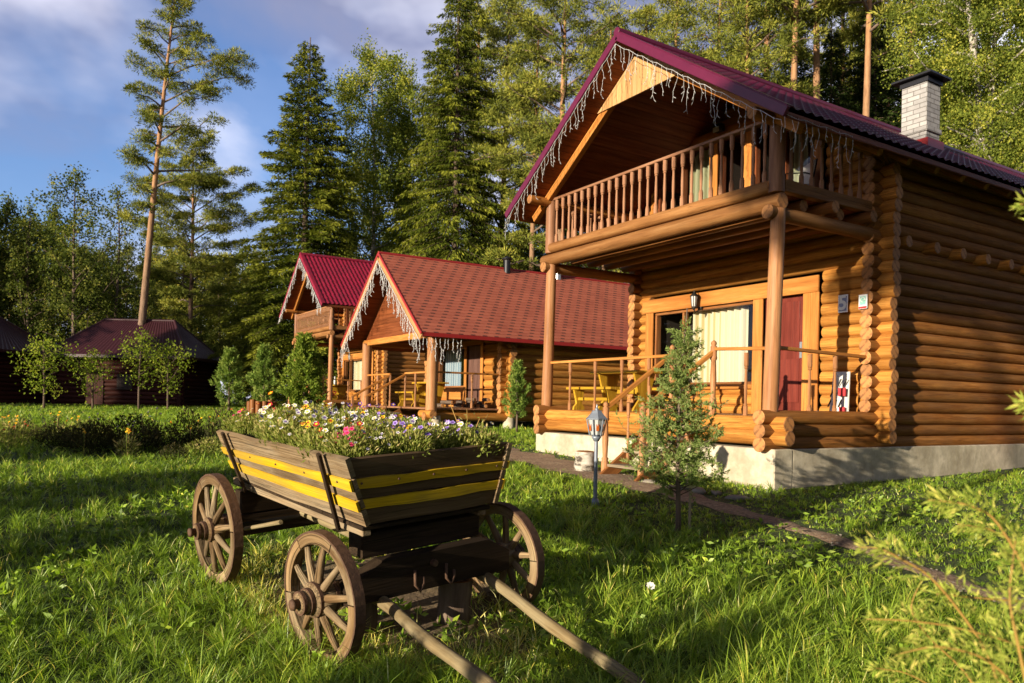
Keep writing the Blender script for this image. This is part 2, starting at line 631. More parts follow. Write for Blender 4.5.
def glass_mat():
    m, nt, o = mat('window_glass')
    g = G(nt)
    lw_ = g.n('LayerWeight', None, Blend=.5)
    f = g.math('MULTIPLY_ADD', g.math('POWER', lw_.outputs['Facing'], 4.0), .30, .03)
    t = g.n('BsdfTransparent', None, Color=(.95, .96, .95, 1))
    gl = g.n('BsdfGlossy', None, Color=(1, 1, 1, 1), Roughness=.02)
    nt.links.new(g.n('MixShader', None, i0=g.math('MULTIPLY', f, 1.0), i1=t, i2=gl).outputs[0], o.inputs[0])
    return m


GLASS = glass_mat()


def frosted():
    m, nt, o = mat('lantern_glass')
    g = G(nt)
    p = g.n('BsdfPrincipled', None, Base_Color=(.55, .56, .55, 1), Roughness=.35)
    p.inputs['Transmission Weight'].default_value = .35
    nt.links.new(p.outputs[0], o.inputs[0])
    return m


FROST = frosted()


def curtain_mat(name, a, b, c):
    m, nt, o = mat(name)
    g = G(nt)
    x = g.n('SeparateXYZ', None, Vector=g.attr('gc', 'Vector')).outputs['X']
    w1 = g.math('FRACT', g.math('MULTIPLY', x, 6.5))
    col = g.ramp(w1, [(0, a), (.42, a), (.5, b), (.62, b), (.7, a), (.88, a), (.93, c), (1, c)])
    d = g.n('BsdfDiffuse', None, Color=col)
    t = g.n('BsdfTranslucent', None, Color=col)
    nt.links.new(g.n('MixShader', None, i0=.3, i1=d, i2=t).outputs[0], o.inputs[0])
    return m


CREAM = curtain_mat('cream_curtain', (.82, .75, .56), (.66, .54, .28), (.86, .81, .66))
BLUEC = curtain_mat('blue_curtain', (.50, .58, .66), (.25, .36, .50), (.62, .66, .68))
SAGE = curtain_mat('sage_curtain', (.42, .42, .28), (.30, .30, .18), (.50, .5, .36))


def shingle_mat():
    m, nt, o = mat('red_shingle')
    g = G(nt)
    sp = g.n('SeparateXYZ', None, Vector=g.attr('gc', 'Vector'))
    u, v = sp.outputs['X'], sp.outputs['Y']
    row = g.math('FLOOR', g.math('DIVIDE', v, .145))
    fv = g.math('FRACT', g.math('DIVIDE', v, .145))
    uu = g.math('ADD', g.math('DIVIDE', u, .36), g.math('MULTIPLY', row, .27))
    fu = g.math('FRACT', uu)
    cell = g.n('CombineXYZ', None, X=g.math('FLOOR', uu), Y=row, Z=0.0)
    wn_ = g.n('TexWhiteNoise', {'noise_dimensions': '2D'}, Vector=cell)
    dark = g.math('MULTIPLY', g.math('LESS_THAN', fu, .40), g.math('GREATER_THAN', fv, .70))
    no = g.n('TexNoise', None, Vector=g.attr('gc', 'Vector'), Scale=1.1, Detail=6.0)
    fn = g.n('TexNoise', None, Vector=g.attr('gc', 'Vector'), Scale=160.0, Detail=2.0)
    c = g.ramp(wn_.outputs['Value'], [(0, (.38, .085, .045)), (1, (.50, .125, .065))])
    c = g.mix(.35, c, g.ramp(no, [(.3, (.30, .075, .042)), (.7, (.52, .15, .085))]))
    c = g.mix(.4, c, g.ramp(fn, [(.3, (.5, .5, .5)), (.7, (1, 1, 1))]), 'MULTIPLY')
    c = g.mix(g.math('MULTIPLY', dark, .85), c, (.045, .016, .014))
    b = g.n('Bump', None, Strength=.5, Distance=.012, Height=fv)
    p = g.n('BsdfPrincipled', None, Base_Color=c, Roughness=.85, Normal=b)
    nt.links.new(p.outputs[0], o.inputs[0])
    return m


SHINGLE = shingle_mat()


def brick_mat():
    m, nt, o = mat('white_brick')
    g = G(nt)
    sp = g.n('SeparateXYZ', None, Vector=g.n('TexCoord').outputs['Object'])
    cv = g.n('CombineXYZ', None, X=g.math('ADD', sp.outputs['X'], sp.outputs['Y']), Y=sp.outputs['Z'], Z=0.0)
    bt = g.n('TexBrick', None, Vector=cv, Color1=(.40, .385, .375, 1), Color2=(.29, .28, .275, 1), Mortar=(.16, .15, .14, 1), Scale=1.0)
    bt.inputs['Brick Width'].default_value = .25
    bt.inputs['Row Height'].default_value = .088
    bt.inputs['Mortar Size'].default_value = .008
    no = g.n('TexNoise', None, Vector=cv, Scale=9.0, Detail=6.0)
    c = g.mix(.4, bt, g.ramp(no, [(.3, (.6, .55, .55)), (.7, (1, 1, 1))]), 'MULTIPLY')
    b = g.n('Bump', None, Strength=.6, Distance=.01, Height=g.math('MULTIPLY', bt.outputs['Fac'], -1.0))
    p = g.n('BsdfPrincipled', None, Base_Color=c, Roughness=.8, Normal=b)
    nt.links.new(p.outputs[0], o.inputs[0])
    return m


BRICK = brick_mat()


def birch_mat():
    m, nt, o = mat('birch_bark')
    g = G(nt)
    v = g.n('Mapping', None, Vector=g.attr('gc', 'Vector'), Scale=(9, 4.5, 4.5))
    n1 = g.n('TexNoise', None, Vector=v, Scale=1.0, Detail=6.0, Roughness=.7)
    c = g.ramp(n1, [(.40, (.05, .035, .025)), (.50, (.36, .32, .26)), (.72, (.58, .55, .49))])
    p = g.n('BsdfPrincipled', None, Base_Color=c, Roughness=.8)
    nt.links.new(p.outputs[0], o.inputs[0])
    return m


BIRCHB = birch_mat()


def pine_bark_mat():
    m, nt, o = mat('pine_bark')
    g = G(nt)
    v = g.n('Mapping', None, Vector=g.attr('gc', 'Vector'), Scale=(2.5, 12, 12))
    n1 = g.n('TexNoise', None, Vector=v, Scale=1.0, Detail=6.0, Roughness=.7)
    x = g.n('SeparateXYZ', None, Vector=g.attr('gc', 'Vector')).outputs['X']
    up = g.n('MapRange', None, Value=x, i1=3.0, i2=13.0)
    lo = g.ramp(n1, [(.35, (.07, .045, .03)), (.65, (.20, .14, .10))])
    hi = g.ramp(n1, [(.35, (.24, .115, .045)), (.65, (.42, .22, .10))])
    c = g.mix(up, lo, hi)
    b = g.n('Bump', None, Strength=.7, Distance=.03, Height=n1)
    p = g.n('BsdfPrincipled', None, Base_Color=c, Roughness=.85, Normal=b)
    nt.links.new(p.outputs[0], o.inputs[0])
    return m


PINEB = pine_bark_mat()

L_PINE = leafmat('pine_needles', [(0, (0.042, 0.056, 0.009)), (.5, (0.168, 0.192, 0.032)), (1, (0.415, 0.382, 0.064))], .15)
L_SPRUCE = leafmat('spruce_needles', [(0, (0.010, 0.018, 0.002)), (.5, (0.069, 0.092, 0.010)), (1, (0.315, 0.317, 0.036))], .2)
L_BIRCH = leafmat('birch_leaves', [(0, (0.054, 0.079, 0.013)), (.6, (0.211, 0.254, 0.040)), (1, (0.480, 0.444, 0.070))], .4)
L_GREEN = leafmat('green_leaves', [(0, (0.028, 0.041, 0.009)), (.6, (0.109, 0.137, 0.026)), (1, (0.272, 0.257, 0.052))], .35)
L_AUTUMN = leafmat('yellowing_leaves', [(0, (0.042, 0.056, 0.014)), (.55, (0.167, 0.190, 0.042)), (1, (0.476, 0.378, 0.056))], .4)
L_JUNIPER = leafmat('juniper_needles', [(0, (0.047, 0.084, 0.015)), (.6, (0.150, 0.229, 0.040)), (1, (0.333, 0.385, 0.085))], .25)
L_THUJA = leafmat('thuja_sprays', [(0, (0.049, 0.080, 0.008)), (.6, (0.155, 0.221, 0.029)), (1, (0.311, 0.356, 0.052))], .3)
L_ORCH = leafmat('orchard_leaves', [(0, (0.101, 0.149, 0.015)), (.6, (0.220, 0.284, 0.031)), (1, (0.372, 0.374, 0.052))], .4)
L_BED = leafmat('bed_leaves', [(0, (0.020, 0.025, 0.009)), (.6, (0.043, 0.044, 0.016)), (1, (0.084, 0.066, 0.026))], .2)
L_FLOW = leafmat('flower_leaves', [(0, (0.098, 0.132, 0.024)), (.55, (0.234, 0.273, 0.054)), (.85, (0.390, 0.351, 0.117)), (1, (0.585, 0.421, 0.214))], .35)
L_GRASS = leafmat('grass_blades', [(0, (0.088, 0.152, 0.018)), (.45, (0.247, 0.375, 0.035)), (.8, (0.492, 0.599, 0.063)), (.93, (0.797, 0.675, 0.136)), (1, (0.850, 0.850, 0.432))], .38, .45)
L_JUN2 = leafmat('young_juniper_needles', [(0, (.07, .105, .03)), (.5, (.20, .27, .07)), (.85, (.32, .37, .13)), (1, (.33, .25, .11))], .38)
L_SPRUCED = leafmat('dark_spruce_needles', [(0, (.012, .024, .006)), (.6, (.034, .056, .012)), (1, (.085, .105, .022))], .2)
L_FERN = leafmat('feathery_leaves', [(0, (0.208, 0.274, 0.041)), (.6, (0.416, 0.462, 0.081)), (1, (0.718, 0.616, 0.162))], .4)
STEMO = plain('orange_stem', (.34, .20, .045), .6, 0, .3, 20.0)
PETAL = {k: plain(k + '_petal', c, .6, 0, .2, 60.0, spec=.2) for k, c in dict(
    white=(.74, .72, .66), yellow=(.80, .55, .03), purple=(.13, .045, .33), violet=(.34, .24, .58), pink=(.72, .05, .20),
    red=(.38, .012, .03), orange=(.80, .24, .01)).items()}


# ------------------------------------------------------------------ ground and path
PATH = [(470, 15.4, .4), (500, 14.2, .5), (545, 12.8, .5), (600, 11.0, .42), (650, 9.9, .28), (700, 9.1, .21), (760, 8.1, .15), (830, 7.3, .13),
        (900, 6.6, .13), (980, 5.9, .14), (1080, 5.2, .15)]
_pp = []
for (px, d, w) in PATH:
    p = at(px, d)
    _pp.append((p[0], p[1], w))
_pp = np.array(_pp)
_t = np.linspace(0, len(_pp) - 1, 90)
PC = np.stack([np.interp(_t, np.arange(len(_pp)), _pp[:, k]) for k in range(3)], 1)
for _ in range(3):
    PC[1:-1] = (PC[:-2] + PC[1:-1] * 2 + PC[2:]) / 4


def path_dist(x, y):
    """distance beyond the path's edge (negative on the path)"""
    d = np.full(np.shape(x), 1e9)
    for k in range(0, len(PC)):
        d = np.minimum(d, np.hypot(x - PC[k, 0], y - PC[k, 1]) - PC[k, 2])
    return d


def ground_mat():
    m, nt, o = mat('grassy_soil')
    g = G(nt)
    v = g.n('TexCoord').outputs['Object']
    n1 = g.n('TexNoise', None, Vector=v, Scale=1.1, Detail=8.0, Roughness=.65)
    n2 = g.n('TexNoise', None, Vector=v, Scale=14.0, Detail=6.0, Roughness=.7)
    c = g.ramp(n1, [(.3, (.03, .045, .008)), (.55, (.055, .08, .014)), (.75, (.10, .085, .03))])
    c = g.mix(.6, c, g.ramp(n2, [(.3, (.35, .35, .3)), (.7, (1, 1, 1))]), 'MULTIPLY')
    b = g.n('Bump', None, Strength=.8, Distance=.05, Height=n2)
    p = g.n('BsdfPrincipled', None, Base_Color=c, Roughness=.95, Normal=b)
    nt.links.new(p.outputs[0], o.inputs[0])
    return m


def dirt_mat():
    m, nt, o = mat('path_dirt')
    g = G(nt)
    v = g.n('TexCoord').outputs['Object']
    n1 = g.n('TexNoise', None, Vector=v, Scale=3.0, Detail=8.0, Roughness=.7)
    n2 = g.n('TexNoise', None, Vector=v, Scale=26.0, Detail=7.0, Roughness=.7)
    c = g.ramp(n1, [(.3, (.32, .20, .125)), (.55, (.47, .32, .20)), (.75, (.58, .44, .29))])
    c = g.mix(.85, c, g.ramp(n2, [(.38, (.30, .27, .24)), (.62, (1, 1, 1))]), 'MULTIPLY')
    b = g.n('Bump', None, Strength=1.0, Distance=.06, Height=n2)
    p = g.n('BsdfPrincipled', None, Base_Color=c, Roughness=.95, Normal=b)
    nt.links.new(p.outputs[0], o.inputs[0])
    return m


def axis(lo, hi, fine0, fine1, step):
    a = list(np.arange(fine0, fine1 + 1e-6, step))
    s_, x = step, fine1
    while x < hi:
        s_ *= 1.25
        x += s_
        a.append(x)
    s_, x = step, fine0
    while x > lo:
        s_ *= 1.25
        x -= s_
        a.insert(0, x)
    return np.array(a)


gx, gy = axis(-1500, 900, -24, 4, .3), axis(-900, 1500, -6, 18, .3)
X, Y = np.meshgrid(gx, gy, indexing='ij')
Zg = gz(X, Y)
V = np.stack([X, Y, Zg], -1).reshape(-1, 3)
nx, ny = len(gx), len(gy)
I = (np.arange(nx - 1)[:, None] * ny + np.arange(ny - 1)[None, :]).ravel()
Fq = np.stack([I, I + ny, I + ny + 1, I + 1], 1).ravel()
gme = arr_mesh('ground', V, Fq, np.full(len(I), 4), ground_mat(), np.zeros(len(V)))
gme.polygons.foreach_set('use_smooth', np.ones(len(I), bool))
tag(link('ground', gme), kind='structure')

mb = MB()
rows, ncr = [], 9
for k in range(len(PC)):
    t = PC[min(k + 1, len(PC) - 1)] - PC[max(k - 1, 0)]
    nn = np.array([-t[1], t[0]]) / (np.hypot(t[0], t[1]) + 1e-9)
    for j in range(ncr):
        q = (j / (ncr - 1) - .5) * 2
        ww = PC[k, 2] * (1.0 + .25 * math.sin(k * .9 + (2 if q > 0 else 0)) * abs(q))
        x, y = PC[k, 0] + nn[0] * q * ww, PC[k, 1] + nn[1] * q * ww
        rows.append((x, y, float(gz(x, y)) + .02 - .015 * abs(q) ** 2))
fs = [[k * ncr + j, k * ncr + j + 1, (k + 1) * ncr + j + 1, (k + 1) * ncr + j] for k in range(len(PC) - 1) for j in range(ncr - 1)]
mb.add(rows, fs, None, 0, True)
tag(mb.build('path', dirt_mat()), kind='structure')


mb = MB()
rows, nr_, na_ = [], 7, 28
EC = (-4.95, 2.05)
for i in range(nr_ + 1):
    for j in range(na_):
        th = 2 * PI * j / na_
        rr = i / nr_ * (1 + .14 * math.sin(3 * th + 1) + .08 * math.sin(7 * th))
        x, y = EC[0] + math.cos(th + .15) * rr * 1.35, EC[1] + math.sin(th + .15) * rr * .80
        rows.append((x, y, float(gz(x, y)) + .022 - .022 * (i / nr_) ** 2))
fs = [[i * na_ + j, (i + 1) * na_ + j, (i + 1) * na_ + (j + 1) % na_, i * na_ + (j + 1) % na_] for i in range(nr_) for j in range(na_)]
mb.add(rows, fs, None, 0, True)
EARTH = plain('bare_earth', (.17, .115, .065), .95, 0, .8, 16.0, .9, obj=True, dirt=(.25, .18, .09))
tag(mb.build('ground_patch', EARTH), kind='structure')


# ------------------------------------------------------------------ log cabins
def log_run(mb, axis_, fixed, z, a, b, r, cuts=(), var=.05):
    """one log from a to b along axis_ (0 or 1), cut out of the given openings"""
    seg = [(a, b)]
    for (c0, c1, z0, z1) in cuts:
        if z0 - r * .55 < z < z1 + r * .55:
            nxt = []
            for (s0, s1) in seg:
                if c1 <= s0 or c0 >= s1: nxt.append((s0, s1))
                else:
                    if c0 - s0 > .04: nxt.append((s0, c0))
                    if s1 - c1 > .04: nxt.append((c1, s1))
            seg = nxt
    for (s0, s1) in seg:
        rr = r * (1 + random.uniform(-var, var))
        j0, j1 = random.uniform(-.02, .02), random.uniform(-.02, .02)
        if axis_ == 0: p0, p1 = (s0 + j0, fixed, z), (s1 + j1, fixed, z)
        else: p0, p1 = (fixed, s0 + j0, z), (fixed, s1 + j1, z)
        ns = max(1, int((s1 - s0) / .5))
        mb.rod(p0, p1, rr, rr, 14, 0, 1, seg=ns, wav=.018)


def baluster_mesh(h, name='baluster', m=None, thick=.03):
    t = thick
    prof = [(0, t), (.16 * h, t), (.17 * h, t * .75), (.19 * h, t * .9), (.21 * h, t * .55), (.45 * h, t * .72), (.74 * h, t * .5),
            (.76 * h, t * .9), (.78 * h, t * .7), (.80 * h, t), (h, t)]
    b = MB()
    b.lathe((0, 0, 0), (0, 0, 1), prof, 8, 0, False, ph=PI / 8)
    return b.data(name, m or BALUST)


def roof_sheet(mb, sx, apex, slope, ex, y0, y1, wave=.183, row=.35, amp=.014, step=.022):
    """profiled metal tile sheet on the slope towards sx"""
    Ls = ex * math.hypot(1, slope)
    c, s_ = 1 / math.hypot(1, slope), slope / math.hypot(1, slope)
    us = np.arange(y0, y1 + 1e-6, wave / 6)
    vs = []
    q = 0.0
    while q < Ls:
        for e in (0, .5, .96): vs.append((q + row * e, e))
        q += row
    vs = [(min(v, Ls), e) for v, e in vs if v <= Ls + .2]
    Vv, Gg = [], []
    for v, e in vs:
        for u in us:
            h = amp * math.sin(2 * PI * u / wave) + step * e
            Vv.append((sx * (v * c + h * s_), u, apex - v * s_ + h * c))
            Gg.append((u, v, 0))
    n = len(us)
    fs = []
    for i in range(len(vs) - 1):
        for j in range(n - 1):
            f = [i * n + j, i * n + j + 1, (i + 1) * n + j + 1, (i + 1) * n + j]
            fs.append(f[::-1] if sx > 0 else f)
    mb.add(Vv, fs, Gg, 0, True)


def curtain(x0, x1, z0, z1, y, m, parent, folds=16.0):
    n = max(20, int((x1 - x0) * 60))
    Vv, Gg = [], []
    for k in range(n + 1):
        x = x0 + (x1 - x0) * k / n
        for z in (z0, z1):
            Vv.append((x, y + .045 * math.sin(x * folds * 2.4 + .8 * math.sin(x * 5)) + .012 * math.sin(x * 71), z))
            Gg.append((x, z, 0))
    b = MB()
    b.add(Vv, [[2 * k, 2 * k + 2, 2 * k + 3, 2 * k + 1] for k in range(n)], Gg, 0, True)
    return b.build('curtain', m, parent)


def window(parent, x0, x1, z0, z1, y, frame_m, fw=.06, mull=(), cur=(), depth=.1, name='window', backdrop=True):
    b = MB()
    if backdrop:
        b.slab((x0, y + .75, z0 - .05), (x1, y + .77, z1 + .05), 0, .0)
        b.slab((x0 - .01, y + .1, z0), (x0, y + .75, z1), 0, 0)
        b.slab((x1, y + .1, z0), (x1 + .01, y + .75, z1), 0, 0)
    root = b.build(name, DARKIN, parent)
    f = MB()
    f.slab((x0, y - depth * .2, z0), (x1, y + depth, z0 + fw))
    f.slab((x0, y - depth * .2, z1 - fw), (x1, y + depth, z1))
    f.slab((x0, y - depth * .2, z0 + fw), (x0 + fw, y + depth, z1 - fw))
    f.slab((x1 - fw, y - depth * .2, z0 + fw), (x1, y + depth, z1 - fw))
    for mx in mull: f.slab((mx - fw / 2, y - depth * .2, z0 + fw), (mx + fw / 2, y + depth, z1 - fw))
    f.build('frame', frame_m, root)
    p = MB()
    p.slab((x0 + fw * .8, y + .03, z0 + fw * .8), (x1 - fw * .8, y + .036, z1 - fw * .8), 0, 0)
    p.build('pane', GLASS, root)
    for (c0, c1, m) in cur: curtain(c0, c1, z0 + .02, z1 - .03, y + .2, m, root)
    return root


def lantern(parent, loc, s_=1.0, wall=True):
    """four sided wall lantern, as a part"""
    x, y, z = loc
    b = MB()
    b.lathe((x, y, z), (0, 0, -1), [(-.10, .004), (-.06, .014), (-.05, .03), (.0, .075), (.012, .08), (.014, .06)], 6, 0, False)
    b.lathe((x, y, z - .2 * s_), (0, 0, -1), [(0, .045), (.03, .035), (.06, .012)], 6, 0, False)
    for k in range(6):
        th = 2 * PI * k / 6
        b.rod((x + .066 * math.cos(th), y + .066 * math.sin(th), z - .01), (x + .044 * math.cos(th), y + .044 * math.sin(th), z - .2), .005, None, 5, 0)
    if wall:
        b.tube([(x, y, z - .24), (x, y + .03, z - .29), (x, y + .1, z - .27), (x, y + .15, z - .2)], .012, 6, 0)
        b.lathe((x, y + .17, z - .2), (0, -1, 0), [(0, .05), (.03, .045)], 10, 0)
    o = b.build('wall_lamp', IRON, parent)
    c = MB()
    c.lathe((x, y, z - .015), (0, 0, -1), [(0, .060), (.18, .040)], 6, 0, False)
    c.build('lamp_glass', FROST, o)
    return o


P_, RL = .175, .098      # log pitch and radius


def big_cabin(name, label, cx, fy, hw, depth, bal_n, tile, detail=True, rail_m=None, plate=True, zb=0.0, apex=7.29, eave=5.15, tstep=.022):
    T = thing(name, label, 'log cabin', (cx, fy, zb))
    APEX, EX, Y0 = apex, hw + .605, -.6
    SL = (apex - eave) / EX
    WY = 2.26
    XW = hw
    yb = depth
    # --- foundation
    b = MB()
    b.slab((-hw - .22, -.11, .05), (hw + .14, .25, 1.02), 0, .015)
    b.slab((hw - .2, .25, .05), (hw + .135, yb, 1.018), 0, .015)
    b.slab((-hw - .2, .25, .05), (-hw + .2, yb, 1.018), 0, .015)
    b.build('foundation', CONC, T)
    # --- porch floor
    b = MB()
    y = .06
    while y < WY - .1:
        b.slab((-hw, y, 1.40), (hw, y + .135, 1.445), 0, .004)
        y += .14
    b.build('porch_floor', BALUST, T)
    # --- openings in the front wall (x0, x1, z0, z1)
    win = (-2.04, .41, 1.95, 3.36)
    door = (.62, 1.40, 1.445, 3.49)
    up = [(-1.36, -.64, 4.45, 6.36), (-.45, .14, 4.45, 6.36), (.31, .86, 4.45, 6.36), (.92, 1.55, 4.45, 6.1)]
    k_ = hw / 2.56
    cuts = [(-2.25 * k_, 1.68, 1.95, 3.60), (.50, 1.68, 1.4, 3.60)] + [(-2.05 * k_, 1.0, 4.54, 6.1), (-1.40, .95, 6.0, 6.46), (.8, 1.72, 4.54, 6.2)]
    # --- logs
    b = MB()
    z = 1.165
    k = 0
    while z < APEX - .5:
        hx = min(hw + .27 + random.uniform(-.02, .02), (APEX - .30 - z) / SL)
        if z > 4.95: hx = min(hx, (APEX - .30 - z) / SL)
        if hx > .2: log_run(b, 0, WY, z, -hx, hx, RL, cuts)
        z += P_
    b.build('log_wall', [LOG, LOGEND], T)
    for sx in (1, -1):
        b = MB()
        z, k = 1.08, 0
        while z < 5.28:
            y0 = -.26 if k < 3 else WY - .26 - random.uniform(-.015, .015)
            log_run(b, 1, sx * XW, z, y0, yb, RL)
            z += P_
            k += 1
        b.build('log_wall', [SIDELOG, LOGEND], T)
    b = MB()
    z = 1.165
    while z < APEX - .5:
        hx = min(hw + .27, (APEX - .30 - z) / SL)
        if hx > .2: log_run(b, 0, yb - .25, z, -hx, hx, RL)
        z += P_
    b.build('log_wall', [LOG, LOGEND], T)
    # base logs under the porch
    b = MB()
    for z in (1.165, 1.34): log_run(b, 0, 0.0, z, -hw - .28, hw + .27, RL + .005)
    b.build('porch_log', [LOG, LOGEND], T)
    # --- porch posts
    for sx in (-1, 1):
        b = MB()
        lean = .035
        b.rod((sx * hw - lean, 0, 1.43), (sx * hw + lean, 0, 4.14), .103, .093, 18, 0, 1, seg=6, wav=.02)
        b.build('porch_post', [POSTW, LOGEND], T)
    # --- balcony
    b = MB()
    b.rod((-hw - .2, .0, 4.235), (hw + .10, .0, 4.235), .108, None, 16, 0, 1, seg=8, wav=.015)
    b.rod((-hw + .06, -.02, 4.445), (hw - .06, -.02, 4.445), .092, None, 16, 0, 1, seg=8, wav=.015)
    for sx in (-1, 1):
        b.rod((sx * hw, -.17, 4.09), (sx * hw, WY, 4.09), .095, None, 14, 0, 1, seg=5, wav=.015)
        b.beam((sx * (hw + .0), .1, 4.465), (sx * (hw + .0), WY - .25, 4.465), .12, .16)
    b.build('balcony_beam', [BEAM, LOGEND], T)
    b = MB()
    for yy in (.62, 1.0, 1.42, 1.87): b.rod((-hw - .1, yy, 4.295), (hw + (.17 if yy in (1.0, 1.87) else -.05), yy, 4.295), .085, None, 12, 0, 1)
    b.build('balcony_joist', [BROWNLOG, LOGEND], T)
    b = MB()
    y = .06
    while y < WY + .02:
        b.slab((-hw + .07, y, 4.385), (hw - .07, y + .115, 4.42), 0, .003)
        y += .12
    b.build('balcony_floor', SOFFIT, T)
    for sx in (-1, 1):
        b = MB()
        b.rod((sx * hw, 0, 4.36), (sx * hw, 0, 5.42), .105, .10, 12, 0, 1)
        b.build('balcony_post', [BALUST, LOGEND], T)
    zr = 5.36
    R_ = MB()
    R_.beam((-hw + .1, 0, zr - .02), (hw - .1, 0, zr - .02), .10, .045)
    for sx in (-1, 1): R_.beam((sx * hw, .1, zr - .02), (sx * hw, WY - .1, zr - .02), .09, .045)
    rail = R_.build('balcony_railing', rail_m or BALUST, T)
    bm = baluster_mesh(zr - .045 - 4.52, 'baluster', rail_m or BALUST, .034 if detail else .024)
    for k in range(bal_n):
        x = -hw + .19 + (2 * hw - .38) * k / (bal_n - 1)
        link('baluster', bm, rail, (x, -.01, 4.525), random.uniform(-.1, .1))
    ns = 8 if detail else 7
    for sx in (1, -1):
        for k in range(ns): link('baluster', bm, rail, (sx * hw, .28 + k * (WY - .55) / ns, 4.525))
    # --- front wall trim
    b = MB()
    yt = WY - .13
    b.slab((-2.35 * k_, yt - .035, 3.37), (1.68, yt, 3.63))
    b.slab((-2.25 * k_, yt - .03, 1.9), (-2.04 * k_, yt, 3.367))
    b.slab((.413, yt - .03, 1.45), (.617, yt, 3.367))
    b.slab((1.403, yt - .03, 1.45), (1.54, yt, 3.367))
    b.slab((1.546, yt - .034, 1.45), (1.69, yt, 3.367))
    b.slab((-2.25 * k_, yt - .03, 1.87), (.41, yt + .04, 1.947))
    b.build('wall_trim', BOARD, T)
    window(T, -2.04 * k_, .41, 1.95, 3.36, WY - .08, BROWNLOG, .045, (-1.28,), [(-1.22, .04, CREAM)])
    # door
    b = MB()
    b.slab((.62, WY - .09, 1.445), (.665, WY + .08, 3.44), 0)
    b.slab((1.355, WY - .09, 1.445), (1.40, WY + .08, 3.44), 0)
    b.slab((.62, WY - .09, 3.44), (1.40, WY + .08, 3.49), 0)
    b.slab((.67, WY - .03, 1.45), (1.35, WY + .02, 3.435), 0)
    b.slab((.76, WY - .042, 1.65), (1.26, WY - .028, 2.35), 0)
    b.slab((.76, WY - .042, 2.5), (1.26, WY - .028, 3.28), 0)
    d = b.build('door', DOORM, T)
    h = MB()
    h.slab((1.27, WY - .05, 2.36), (1.315, WY - .035, 2.62))
    h.rod((1.30, WY - .06, 2.49), (1.30, WY - .10, 2.49), .01, None, 8)
    h.rod((1.31, WY - .1, 2.49), (1.19, WY - .1, 2.49), .011, None, 8)
    h.build('handle', STEEL, d)
    # upper storey
    b = MB()
    b.slab((-1.40, yt - .03, 6.365), (1.0, yt, 6.50))
    b.slab((-.64, yt - .03, 4.43), (-.45, yt, 6.363))
    b.slab((.14, yt - .03, 4.43), (.31, yt, 6.363))
    b.slab((1.55, yt - .03, 4.43), (1.70, yt, 6.15))
    b.slab((.90, yt - .03, 6.1), (1.548, yt, 6.22))
    b.beam((-1.39, yt - .015, 6.45), (-2.12 * k_, yt - .015, 5.96), .032, .14)
    b.slab((-2.16 * k_, yt - .03, 4.43), (-2.03 * k_, yt, 5.98))
    b.build('upper_wall_trim', BOARD, T)
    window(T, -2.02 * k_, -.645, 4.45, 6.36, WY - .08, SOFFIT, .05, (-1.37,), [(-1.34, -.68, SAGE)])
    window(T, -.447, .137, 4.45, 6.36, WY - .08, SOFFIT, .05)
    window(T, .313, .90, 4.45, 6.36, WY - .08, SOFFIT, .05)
    window(T, .925, 1.547, 4.45, 6.1, WY - .08, SOFFIT, .05, (), [(.98, 1.25, SAGE)])
    # --- truss in the gable
    b = MB()
    zc = APEX - .83
    yt_ = -.17
    UB = APEX - .135
    hx = (UB - zc) / SL
    x = -hx
    while x < hx - .01:
        xa, xb = x, min(x + .125, hx)
        za, zb2 = UB - abs(xa) * SL, UB - abs(xb) * SL
        poly = [(xa, yt_, zc), (xb - .004, yt_, zc), (xb - .004, yt_, max(zb2, zc + .002)), (xa, yt_, max(za, zc + .002))]
        if xa < 0 < xb: poly = [(xa, yt_, zc), (xb - .004, yt_, zc), (xb - .004, yt_, zb2), (0, yt_, UB), (xa, yt_, za)]
        b.prism(poly, (0, .028, 0), 0, None, 2)
        x += .125
    b.build('gable_board', GABLEW, T)
    b = MB()
    for sx in (-1, 1):
        x0, x1 = .55, hw + .42
        b.beam((sx * .05, yt_ + .085, UB - .085 - .05 * SL), (sx * x1, yt_ + .085, UB - .085 - x1 * SL), .11, .13, up=(sx * SL, 0, 1))
    b.build('truss_beam', BOARD, T)
    for sx in (-1, 0, 1):
        b = MB()
        zp = APEX - .24 - (hw + .03) * SL if sx else APEX - .40
        b.rod((sx * hw, -.5 if sx else .0, zp), (sx * hw, WY - .1, zp), .08, None, 12, 0, 1)
        b.build('roof_purlin', [BOARD, LOGEND], T)
    # --- roof
    b = MB()
    for sx in (-1, 1): roof_sheet(b, sx, APEX, SL, EX, Y0, yb + .6, step=tstep)
    roof = b.build('roof', tile, T)
    b = MB()
    for sx in (-1, 1):
        n = int(EX / .115)
        for k in range(n):
            x0, x1 = EX * k / n, EX * (k + 1) / n - .004
            b.beam((sx * (x0 + x1) / 2, Y0 + .03, APEX - .115 - (x0 + x1) / 2 * SL), (sx * (x0 + x1) / 2, yb + .55, APEX - .115 - (x0 + x1) / 2 * SL),
                   (x1 - x0) * math.hypot(1, SL), .02, 0, .002, up=(sx * SL, 0, 1))
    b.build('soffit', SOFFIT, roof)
    b = MB()
    for sx in (-1, 1):
        b.beam((0, Y0 - .012, APEX - .045), (sx * (EX + .02), Y0 - .012, APEX - .045 - (EX + .02) * SL), .05, .125, up=(sx * SL, 0, 1))
        b.beam((0, Y0 + .055, APEX + .035), (sx * (EX + .02), Y0 + .055, APEX + .035 - (EX + .02) * SL), .13, .02, up=(sx * SL, 0, 1))
    b.rod((0, Y0 - .03, APEX + .02), (0, yb + .6, APEX + .02), .07, None, 10, 0)
    b.build('verge_trim', PURPLE if tile is TILE else tile, roof)
    b = MB()
